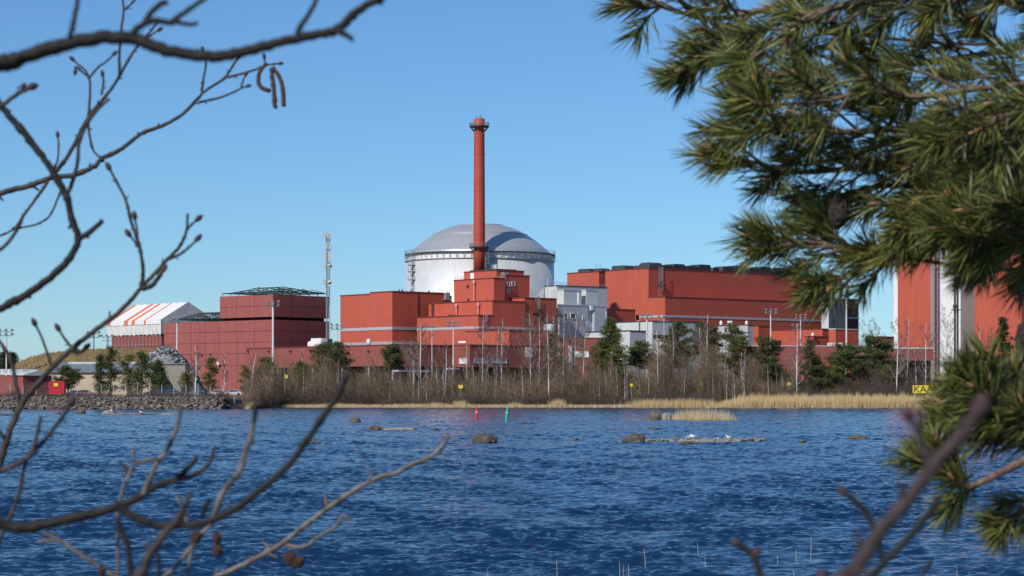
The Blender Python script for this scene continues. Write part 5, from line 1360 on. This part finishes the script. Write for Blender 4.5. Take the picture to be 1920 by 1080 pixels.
def branch(par, pts, d, w0, w1, mat, anchor=None, name='branch', per=6, knots=.0):
    """pts in photo pixels at distance d (or per-point distance); widths in pixels"""
    out = []; n = len(pts); spurs = []
    for i, p in enumerate(pts):
        dd = p[2] if len(p) > 2 else d; f = i/max(n-1, 1); w = (w0+(w1-w0)*f)*.87
        out.append((P(p[0], p[1], dd), w/2/F*dd))
    if anchor is not None:
        a = Vector(anchor); q0, r0_ = out[0]; ex = [(0, 1.7), (.14, 1.45), (.28, 1.3), (.42, 1.2), (.56, 1.12), (.7, 1.06), (.82, 1.03), (.9, 1.0), (.96, 1.0)]; hh = random.Random(int(abs(w0*31+d*77+pts[0][1])))
        sag = hh.uniform(-.12, .12); wob = [Vector((hh.uniform(-.03,.03), hh.uniform(-.05,.05), hh.uniform(-.035,.035)))*math.sin(math.pi*min(t_/.9, 1)) for t_, k_ in ex]
        pre = [(a.lerp(q0, t_)+wob[i_]+Vector((0,0,sag*math.sin(math.pi*min(t_/.92, 1)))), r0_*k_) for i_, (t_, k_) in enumerate(ex)]; out = pre + out
        spurs = [(pre[i_][0], pre[i_][1], hh) for i_ in (2, 3, 4, 5)] if abs(a.x) > 1.2 and name == 'branch' else []
    sm = catmull(out, per); mb = MB()
    pp = []; rr = []
    for i, (v, r_) in enumerate(sm):
        k = 1+.12*noise.noise(Vector((i*.45, d*7, w0))) + (.28 if knots and fr.random() < knots else 0)
        j = r_*.16; pp.append(v+Vector((fr.uniform(-j,j), fr.uniform(-j,j), fr.uniform(-j,j)))); rr.append(max(r_*k, .0006))
    mb.tube(pp, rr, 8)
    for q_, r_, hh in spurs:
        d_ = Vector((hh.uniform(.2,.8), hh.uniform(-.5,.5), hh.choice([-1,1])*hh.uniform(.4,1))).normalized(); L_ = hh.uniform(.12,.3); e_ = q_+d_*L_+Vector((0,0,.04))
        mb.tube([q_, q_+d_*L_*.5, e_], [r_*.6, r_*.42, r_*.25], 6); mb.tube([q_+d_*L_*.5, q_+d_*L_*.5+Vector((.05,.03,.09))], [r_*.35, r_*.2], 6)
    if mat in ('abark', 'ashade', 'agrey', 'ared'):      # bud scars and short spurs
        i = 3
        while i < len(pp)-2:
            t_ = (pp[i+1]-pp[i-1]).normalized(); v_ = Vector((fr.gauss(0,1), fr.gauss(0,.5), fr.gauss(0,1))); v_ -= t_*v_.dot(t_); v_.normalize()
            L_ = rr[i]*(fr.uniform(1.5, 3.0) if mat != 'ashade' else fr.uniform(1.1, 1.8)); q_ = pp[i]; d_ = (v_+t_*.8).normalized()
            mb.tube([q_, q_+d_*L_*.6, q_+d_*L_*1.0, q_+d_*L_*1.35], [rr[i]*.5, rr[i]*.38, rr[i]*.42, rr[i]*.1], 6, cap=False)
            i += fr.randrange(6, 14) if mat != 'ashade' else fr.randrange(11, 24)
    return mb.build(name, M[mat], par, True)
def bud(par, px, row, d, ax, L_=16, W_=9, name='bud', mat='bud'):
    c = P(px, row, d); a = Vector((ax[0], .1, -ax[1])); s_ = d/F
    mb = MB(); ax_ = a.normalized(); pts = []; rad = []
    for t, r_ in ((-.5,.35), (-.3,.8), (-.05,1), (.2,.85), (.4,.45), (.5,.08)): pts.append(c+ax_*t*L_*s_); rad.append(max(W_*.5*r_*s_, .0004))
    mb.tube(pts, rad, 8); return mb.build(name, M[mat], par, True)
def tip(par, tw, p, q, d, L_=15, W_=8): bud(tw, p[0], p[1], d, (p[0]-q[0], p[1]-q[1]), L_, W_)

# alder tree at the left: trunk out of frame
ax_, ay_ = -2.35, 3.6
alder = thing('alder_tree', 'leafless alder with budded twigs reaching in from the left', 'tree', (ax_, ay_, 1.4))
MB().tube([(ax_,ay_,1.3), (ax_+.05,ay_,2.3), (ax_-.03,ay_+.05,3.3), (ax_+.04,ay_,4.6), (ax_,ay_,6)], [.10,.085,.075,.065,.05], 14).build('trunk', M['abark'], alder, True)
TA = lambda z: (ax_, ay_, z)
A = branch(alder, [(-40,130), (20,115), (75,97), (135,80), (200,70), (250,72), (290,88), (335,100), (390,106), (440,101), (495,87), (555,72), (610,62), (640,50), (665,25), (690,8), (722,-8)], 1.8, 36, 17, 'ashade', TA(3.45), knots=.06)
MB  # thick bough's side twigs
branch(A, [(630,58), (650,66), (662,76)], 1.75, 15, 9, 'ashade', name='twig')
branch(A, [(556,66), (570,40), (588,12), (596,-15)], 1.75, 14, 9, 'ashade', name='twig')
branch(A, [(130,74), (138,40), (145,5), (146,-15)], 1.75, 12, 9, 'ashade', name='twig')
branch(A, [(248,62), (268,46), (292,38), (318,42), (345,24), (372,6), (395,-12)], 1.75, 17, 10, 'ashade', name='twig')
branch(A, [(310,42), (335,42), (358,46), (372,42)], 1.75, 12, 8, 'ashade', name='twig')
branch(A, [(268,48), (282,25), (300,8), (312,4)], 1.75, 13, 13, 'ashade', name='twig')
Bm = branch(alder, [(-20,366), (0,362), (40,352), (75,341), (100,332), (140,328), (178,311), (192,297), (225,281), (255,258), (270,248), (308,234), (342,214), (370,186), (385,170), (420,147), (440,118), (452,105)], 4.2, 13, 5, 'abark', TA(2.9), knots=.08)
for pl_, w in (([(372,192), (395,187), (415,182), (440,172), (452,165), (466,161)], 6), ([(378,172), (382,145), (386,118), (380,92)], 6), ([(425,145), (455,138), (480,130), (500,122), (526,119)], 6), ([(452,165), (456,150), (462,138)], 4), ([(440,118), (448,104)], 4), ([(497,122), (495,105)], 4), ([(268,250), (276,246)], 5)):
    tw = branch(Bm, pl_, 4.2, w, 3.5, 'abark', name='twig', knots=.1); tip(Bm, tw, pl_[-1], pl_[-2], 4.2, 13, 7)
for pl_, d in (([(500,118), (487,135), (485,155), (492,165), (505,170)], 4.2), ([(508,128), (512,155), (514,180), (516,203)], 4.2), ([(510,126), (524,145), (530,165), (532,200)], 4.2)):
    branch(Bm, pl_, d, 9, 10, 'catkin', name='catkin', knots=.15)
Cm = branch(alder, [(92,336), (118,305), (140,270), (155,238), (172,212), (196,182), (215,158), (232,128), (248,100), (262,82), (285,55), (300,36)], 4.0, 10, 5, 'abark', knots=.08)
for pl_, w in (([(165,222), (168,190), (168,150), (158,138), (142,125), (141,135)], 6), ([(168,148), (160,132), (148,122), (135,110)], 5), ([(168,145), (185,125), (200,115), (215,100)], 5), ([(165,225), (168,255), (175,282), (190,297)], 6), ([(97,325), (108,300), (110,270), (108,252)], 5), ([(190,178), (194,155), (192,138)], 6), ([(224,145), (224,95), (228,50), (232,18), (228,-12)], 7), ([(231,20), (245,8), (260,-8)], 5), ([(262,84), (280,68), (300,55)], 5), ([(90,340), (75,362), (58,385), (40,410), (25,430), (0,442), (-20,450)], 8), ([(116,352), (105,380), (92,406), (70,420), (45,426), (28,428)], 5)):
    tw = branch(Cm, pl_, 4.0, w, 4, 'abark', name='twig', knots=.1); tip(Cm, tw, pl_[-1], pl_[-2], 4.0, 14, 8)
Dm = branch(alder, [(-25,165), (0,197), (30,232), (60,268), (88,305), (112,345), (126,372), (134,410), (147,447), (132,482), (95,520), (50,552), (10,574), (-25,588)], 2.9, 15, 17, 'ashade', TA(3.6), knots=.06)
tw = branch(Dm, [(148,447), (170,434), (192,414)], 2.9, 13, 11, 'ashade', name='twig')
tw = branch(Dm, [(126,365), (138,335), (146,300), (150,262), (175,215), (205,185)], 3.0, 10, 7, 'ared', name='twig')
tw = branch(Dm, [(-20,205), (5,197), (30,178), (55,165)], 2.6, 11, 9, 'ared', name='twig'); bud(tw, 62, 162, 2.6, (1,-.3), 22, 15); bud(tw, 44, 162, 2.6, (.4,-1), 16, 12)
tw = branch(Dm, [(-20,480), (10,460), (35,425), (45,400)], 3.0, 9, 7, 'ared', name='twig')
Em = branch(alder, [(-30,920), (-5,880), (10,835), (20,802), (38,764), (60,732), (97,690), (136,653), (176,621), (218,590), (248,560), (266,538), (287,516), (310,490), (336,463), (349,436), (352,400)], 3.3, 17, 6, 'abark', TA(2.2), knots=.08)
for pl_, w in (([(266,535), (268,505), (263,470), (256,445), (246,415), (236,375), (218,340), (203,312)], 9), ([(316,486), (338,476), (355,463), (372,446)], 7), ([(350,432), (360,420), (373,409)], 6), ([(268,541), (285,535), (297,520), (308,503)], 13), ([(136,653), (122,636), (108,614)], 7), ([(97,690), (88,660), (78,632), (64,604)], 7), ([(136,658), (152,660), (163,650)], 10), ([(262,466), (252,452), (240,437)], 6), ([(258,446), (256,425), (252,404)], 6), ([(38,758), (30,722), (22,682), (5,648), (-15,625)], 11)):
    tw = branch(Em, pl_, 3.3, w, max(4, w*.6), 'abark', name='twig', knots=.1); tip(Em, tw, pl_[-1], pl_[-2], 3.3, 19, 11)
# shoot at the lower left edge, same tree
Km = branch(alder, [(-25,895), (5,882), (47,862), (72,838), (92,815), (115,785), (131,758)], 2.5, 11, 10, 'ared', TA(2.1)); bud(Km, 134, 752, 2.5, (.4,-1), 24, 17)
tw = branch(Km, [(77,780), (70,815), (60,845), (47,868), (38,915), (25,955), (8,990), (-5,1030)], 2.6, 8, 9, 'ared', name='twig')

# alder bush, lower left
bush = thing('alder_bush', 'leafless alder bush with old cones along the lower left', 'bush', (-.62, 2.5, 1.5))
GB = lambda px, d: (X(px, d), d, 1.5)
Fm = branch(bush, [(-30,982), (33,990), (94,981), (155,967), (205,956), (245,940), (270,925), (300,908), (330,898), (350,880), (370,858)], 2.3, 24, 11, 'ashade', GB(-160, 2.3), 'stem', knots=.12)
for pl_, w, d, mt in (([(322,902), (350,895), (378,884), (395,862), (403,836)], 12, 2.3, 'ared'), ([(268,928), (280,900), (292,872), (312,845), (328,812), (336,785), (340,762)], 13, 2.25, 'agrey'), ([(292,860), (270,866), (253,872), (240,895), (230,918), (222,955), (221,1010), (220,1090)], 9, 2.6, 'agrey'), ([(253,872), (250,855), (249,840)], 7, 2.6, 'agrey'), ([(240,890), (232,875), (226,864)], 7, 2.6, 'ared')):
    tw = branch(Fm, pl_, d, w, max(6, w*.6), mt, name='twig', knots=.08)
Gm = branch(bush, [(215,945), (250,968), (290,984), (345,985), (380,982), (415,968), (450,948), (497,911), (544,869), (581,817), (614,770), (640,730), (650,700)], 2.0, 18, 13, 'ashade', None, 'stem', knots=.12)
branch(Gm, [(396,978), (417,925), (436,900), (450,883), (460,850), (469,822), (480,768)], 2.1, 13, 11, 'agrey', name='twig', knots=.08)
Hm = branch(bush, [(395,1095), (430,1072), (469,1052), (500,1036), (525,1022), (577,981), (614,953), (656,925), (690,905), (717,892), (740,888), (769,872), (800,860), (816,850), (830,836), (840,816)], 3.0, 12, 9, 'agrey', GB(330, 3.0), 'stem', knots=.1)
for pl_, w in (([(614,953), (611,938), (609,924)], 7), ([(532,1020), (555,1026), (577,1022), (598,1006), (628,988), (640,970), (646,965)], 8), ([(646,966), (655,974), (662,976)], 6), ([(505,1035), (500,1022), (492,1016)], 8), ([(700,898), (690,880)], 5)):
    branch(Hm, pl_, 3.0, w, max(5, w*.7), 'agrey', name='twig', knots=.1)
Im = branch(bush, [(255,1095), (268,1075), (281,1040), (309,1002), (330,978), (342,960)], 1.7, 22, 16, 'ared', GB(235, 1.7), 'stem'); branch(Im, [(340,964), (350,942), (358,922)], 1.7, 13, 10, 'ared', name='twig')
Jm = branch(bush, [(246,1095), (243,1050), (238,1018), (226,992), (220,972)], 1.8, 15, 12, 'ashade', GB(250, 1.8), 'stem')
branch(bush, [(80,998), (110,1012), (140,1033), (175,1055), (210,1078), (230,1095)], 2.7, 9, 10, 'agrey', None, 'stem'); branch(bush, [(72,1015), (90,1014), (112,1012)], 2.7, 7, 7, 'agrey', None, 'twig')
Lm = branch(bush, [(300,1100), (325,1066), (356,1030), (380,1000), (402,978)], 2.6, 10, 8, 'agrey', GB(280, 2.6), 'stem'); branch(bush, [(348,1100), (355,1055), (362,1018)], 2.6, 8, 7, 'agrey', GB(345, 2.6), 'stem'); branch(bush, [(297,1100), (298,1060), (296,1035)], 1.9, 10, 8, 'ashade', GB(300, 1.9), 'stem')
branch(Lm, [(352,985), (340,948), (330,930)], 2.6, 8, 6, 'agrey', name='twig'); branch(Lm, [(378,972), (385,950), (392,938)], 2.4, 9, 12, 'ashade', name='twig')
def acone(par, px, row, d, L_, W_):
    c = P(px, row, d); s_ = d/F; bm = bmesh.new(); bmesh.ops.create_icosphere(bm, subdivisions=3, radius=1)
    for v in bm.verts:
        a = math.atan2(v.co.y, v.co.x); k = 1+.16*math.sin(a*6+v.co.z*4)*math.sin(v.co.z*9); v.co = Vector((v.co.x*W_/2*k*s_, v.co.y*W_/2*k*s_, v.co.z*L_/2*s_*k))
    me = bpy.data.meshes.new('cone'); bm.to_mesh(me); bm.free(); mesh_obj('cone', me, M['cone'], par, c-base_of(par))
for px, row, d, L_, W_ in ((368,1006,2.2,26,22), (407,1008,2.3,24,17), (408,1032,2.3,26,18), (543,1046,2.6,26,24), (560,1053,2.6,24,22), (191,1070,2.6,20,14), (552,1056,2.6,22,18)): acone(bush, px, row, d, L_, W_)

# alder shoots, lower right, very close
sh = thing('alder_shoots', 'out of focus reddish alder shoots close by at the lower right', 'bush', (.42, 1.4, 1.5))
N1 = branch(sh, [(1570,1110), (1595,1078), (1622,1039), (1650,998), (1691,950), (1724,908), (1756,865), (1785,835), (1810,806), (1828,778)], 1.0, 36, 30, 'ared', GB(1540, 1.0), 'stem'); bud(N1, 1838, 762, 1.0, (.5,-1), 56, 38)
tw = branch(N1, [(1640,998), (1632,975), (1618,955), (1600,937), (1584,924)], 1.2, 17, 15, 'ashade', name='twig'); bud(tw, 1579, 920, 1.2, (-1,-.8), 24, 18)
tw = branch(N1, [(1740,868), (1732,850), (1726,822), (1716,800), (1706,784)], 1.2, 18, 14, 'ared', name='twig'); bud(tw, 1702, 777, 1.2, (-.6,-1), 28, 22)
tw = branch(N1, [(1724,815), (1727,790), (1722,768)], 1.6, 10, 9, 'ared', name='twig')
N2 = branch(sh, [(1625,1105), (1658,1055), (1685,1028), (1707,1005), (1728,978), (1748,955), (1760,930)], 1.9, 16, 15, 'ashade', GB(1610, 1.9), 'stem'); branch(N2, [(1655,1056), (1650,1030), (1652,1012)], 1.9, 9, 9, 'ashade', name='twig')
N3 = branch(sh, [(1440,1110), (1427,1080), (1420,1058), (1412,1040), (1398,1030), (1384,1021)], 1.8, 17, 12, 'ashade', GB(1450, 1.8), 'stem'); bud(N3, 1380, 1018, 1.8, (-1,-.6), 22, 17); bud(N3, 1418, 1036, 1.8, (.3,-1), 26, 17)
N4 = branch(sh, [(1720,1110), (1732,1075), (1748,1050)], 2.2, 10, 8, 'ashade', GB(1715, 2.2), 'stem'); bud(branch(sh, [(1545,1130), (1542,1100)], 1.6, 14, 14, 'ared', GB(1548, 1.6), 'stem'), 1541, 1084, 1.6, (0,-1), 36, 26)

# pine at the right: trunk out of frame
M['needle'] = island('pine_needles', [(.022,.032,.009), (.062,.086,.019), (.15,.17,.037), (.27,.265,.075), (.04,.056,.015)], .42, .4, translucent=.10)  # darkest tones lowered to deepen the shade within the boughs
M['ptwig'] = bark('pine_twig_bark', (.07,.045,.03), (.22,.15,.10), 120)
M['ptip'] = bark('pine_shoot_bud', (.30,.13,.06), (.48,.25,.14), 200)
M['pcone'] = bark('pine_cone', (.012,.009,.007), (.045,.03,.022), 150, 1.0)
M['pbark'] = bark('pine_trunk_bark', (.10,.055,.035), (.26,.15,.09), 12)
tx, ty = 2.75, 4.7
ptree = thing('scots_pine', 'sunlit scots pine whose needled boughs hang in from the right', 'tree', (tx, ty, 1.3))
MB().tube([(tx,ty,1.1), (tx+.03,ty,2.5), (tx-.04,ty,4), (tx,ty,6)], [.17,.15,.13,.11], 16).build('trunk', M['pbark'], ptree, True)
R_ = 2000
nrs = np.random.RandomState(17); prng = random.Random(8)
def needles(base, tip_, nn, L_, out):
    """pairs of needles along a shoot from base to tip"""
    base = np.array(base); tip_ = np.array(tip_); ax = tip_-base; ln = np.linalg.norm(ax); ax = ax/ln
    f = nrs.uniform(.05, 1.0, nn)**.8; p = base+np.outer(f*ln, ax)
    v = nrs.normal(0, 1, (nn, 3)); v -= np.outer(v@ax, ax); v /= np.linalg.norm(v, axis=1)[:,None]
    sp = nrs.uniform(.55, 1.15, nn)*(1.05-.45*f); d = ax*np.cos(sp)[:,None] + v*np.sin(sp)[:,None]; d[:,2] -= .06
    d /= np.linalg.norm(d, axis=1)[:,None]
    for k in range(2):
        dk = d+nrs.normal(0, .07, (nn,3)); dk /= np.linalg.norm(dk, axis=1)[:,None]
        l = L_*nrs.uniform(.7, 1.1, nn); s = np.cross(dk, nrs.normal(0, 1, (nn,3))); s /= np.linalg.norm(s, axis=1)[:,None]; w = .00105
        bend = np.cross(s, dk)*(l*nrs.uniform(-.06,.10,nn))[:,None]
        m_ = p+dk*(l*.55)[:,None]+bend*.6; e = p+dk*l[:,None]
        out.append(np.stack([p-s*w*.7, p+s*w*.7, m_+s*w, m_-s*w, e], 1))
def bough(pts, d, w0, w1, shoots, label=None, sl=(.06,.11), anchor_z=None, ndl=.066, spread=.75, tipn=1.0, skip=0.0, nn=50, droop=0.0, updir=0.0):
    zz = round((Z(pts[0][1], d)-.12)/.17)*.17 - .05
    o = branch(ptree, pts, d, w0, w1, 'ptwig', (tx, ty, zz), 'bough', knots=.05)
    W = [P(p[0], p[1], p[2] if len(p) > 2 else d) for p in pts]
    if pts[0][0] >= R_: ext = Vector((tx, ty, zz)).lerp(W[0], .45)
    else: ext = None
    extra = 0 if ext is None else 16
    seg = [(W[i+1]-W[i]).length for i in range(len(W)-1)]; tot = sum(seg)
    out = []; sm = MB(); tm = MB()
    def at(f):
        q = f*tot
        for i, s_ in enumerate(seg):
            if q <= s_ or i == len(seg)-1: return W[i].lerp(W[i+1], min(q/s_, 1)), (W[i+1]-W[i]).normalized()
            q -= s_
    def shoot(b, dr, L_):
        c = b+dr*L_*.5+Vector((prng.gauss(0,.006), prng.gauss(0,.006), prng.gauss(0,.006))); e = b+dr*L_+Vector((0,0,L_*prng.uniform(-.05,.16)))
        sm.tube([b, c, e], [.0032,.0026,.002], 6, cap=False); t2 = (e-c).normalized(); tm.tube([e, e+t2*.006, e+t2*.014, e+t2*.018], [.0024,.0036,.0026,.0005], 6)
        needles(c.lerp(b,.45), e+t2*.004, int(nn*prng.uniform(.8,1.15)), ndl*prng.uniform(.85,1.1), out)
    if ext is not None:
        for k in range(extra):
            b = ext.lerp(W[0], prng.random()); t = (W[0]-ext).normalized(); v = Vector((prng.gauss(0,1), prng.gauss(0,1), prng.gauss(0,1))); v -= t*v.dot(t); v.normalize(); an = prng.uniform(.4,1.1); shoot(b, (t*math.cos(an)+v*math.sin(an)).normalized(), prng.uniform(*sl))
    for k in range(shoots):
        f = skip+(1-skip)*(k+prng.random())/shoots; b, t = at(f); v = Vector((prng.gauss(0,1), prng.gauss(0,1), prng.gauss(0,1))); v -= t*v.dot(t); v.normalize()
        an = prng.uniform(.35, 1.0)*spread*1.3; dr = (t*math.cos(an)+v*math.sin(an)+Vector((0,0,updir-droop))).normalized(); shoot(b, dr, prng.uniform(*sl))
    e, t = at(1.0)
    for k in range(int(3*tipn)): dr = (t+Vector((prng.gauss(0,.35), prng.gauss(0,.35), prng.gauss(0,.35)+updir-droop))).normalized(); shoot(e, dr, prng.uniform(*sl)*.8)
    sm.build('twig', M['ptwig'], o, kind='stuff'); tm.build('shoot_bud', M['ptip'], o, kind='stuff')
    a = np.concatenate(out).reshape(-1, 3) - np.array(base_of(ptree)); n = len(a)//5; i5 = np.arange(n)*5
    q = np.stack([i5, i5+1, i5+2, i5+3], 1); t3 = np.stack([i5+3, i5+2, i5+4], 1)
    fl = np.concatenate([q.ravel(), t3.ravel()]); me = np_mesh('needles', a, fl, np.concatenate([np.full(n,4), np.full(n,3)]))
    mesh_obj('needles', me, M['needle'], o).__setitem__('kind', 'stuff'); return o
BH = [
 ([(R_,-70), (1750,-45), (1550,-15), (1420,20), (1330,35), (1240,12)], 4.5, 20, 8, 28, dict()),
 ([(R_,-30), (1800,-20), (1640,0), (1540,20), (1470,60), (1435,92)], 4.0, 18, 8, 26, dict()),
 ([(1560,60), (1440,88), (1375,108), (1335,118)], 4.3, 8, 5, 7, dict(nn=60, skip=.4)),
 ([(R_,70), (1850,100), (1700,120), (1600,115), (1520,135), (1450,140)], 4.1, 16, 8, 24, dict(skip=.15)),
 ([(R_,150), (1850,165), (1720,180), (1620,175), (1540,190), (1460,195)], 3.9, 16, 8, 26, dict()),
 ([(R_,200), (1840,222), (1700,240), (1580,248), (1480,245), (1430,240)], 4.0, 18, 8, 26, dict()),
 ([(R_,260), (1830,285), (1680,305), (1570,318), (1490,322), (1430,308), (1405,302)], 4.2, 18, 7, 24, dict(spread=.6)),
 ([(R_,300), (1850,330), (1730,345), (1640,350), (1590,362), (1560,375)], 4.3, 16, 8, 20, dict()),
 ([(R_,160), (1940,200), (1890,215), (1830,225)], 3.6, 14, 8, 14, dict(droop=.25)),
 ([(R_,330), (1900,360), (1800,380), (1755,385), (1730,400)], 3.9, 18, 9, 20, dict(droop=.0)),
 ([(R_,400), (1880,420), (1760,455), (1690,482), (1640,490), (1605,508), (1580,520)], 4.0, 14, 8, 17, dict(skip=.15, spread=.55)),
 ([(1690,482), (1640,478), (1580,465), (1530,455), (1490,453)], 4.0, 9, 6, 12, dict(spread=.5)),
 ([(R_,400), (1920,418), (1880,430), (1845,436)], 3.8, 14, 8, 18, dict(droop=.12)),
 ([(R_,440), (1940,458), (1915,468), (1890,474)], 3.9, 14, 8, 14, dict(droop=.12)),
 ([(R_,230), (1920,280), (1850,300), (1790,330)], 4.4, 14, 8, 20, dict()),
 ([(R_,380), (1930,395), (1860,400), (1815,415), (1785,425)], 4.5, 14, 8, 18, dict()),
 ([(R_,30), (1900,10), (1780,-20), (1680,-25)], 4.6, 12, 6, 14, dict(nn=70)),
 ([(R_,830), (1940,800), (1905,782), (1872,758), (1852,735)], 3.4, 12, 7, 19, dict(updir=.25, spread=.8, sl=(.035,.065), ndl=.058)),
 ([(R_,860), (1940,830), (1895,812), (1850,796), (1822,790)], 3.5, 12, 7, 13, dict(updir=.15, sl=(.035,.065), ndl=.058)),
 ([(R_,840), (1950,852), (1900,874), (1850,900), (1810,912), (1775,900), (1760,888)], 3.3, 22, 8, 8, dict(skip=.6, sl=(.03,.05), updir=.1, ndl=.055)),
 ([(R_,780), (1960,775), (1935,765), (1910,755)], 3.5, 10, 7, 9, dict(updir=.1, sl=(.035,.065), ndl=.058)),
 ([(R_,900), (1960,920), (1930,945), (1905,965)], 3.6, 7, 4, 5, dict(nn=40, droop=.25, sl=(.03,.06), ndl=.058)),
]
for pts, d, w0, w1, ns, kw in BH: last = bough(pts, d, w0, w1, ns, **kw)
for px, row, d in ((1572, 398, 3.95), (1735, 60, 4.3), (1925, 635, 3.6)):
    c = P(px, row, d); bm = bmesh.new(); bmesh.ops.create_icosphere(bm, subdivisions=3, radius=1)
    for v in bm.verts:
        a = math.atan2(v.co.y, v.co.x); k = 1+.14*math.sin(a*8+v.co.z*5)*math.sin(v.co.z*11); v.co = Vector((v.co.x*.017*k, v.co.y*.017*k, v.co.z*.026*k))
    me = bpy.data.meshes.new('pine_cone'); bm.to_mesh(me); bm.free(); mesh_obj('pine_cone', me, M['pcone'], ptree, c-base_of(ptree))
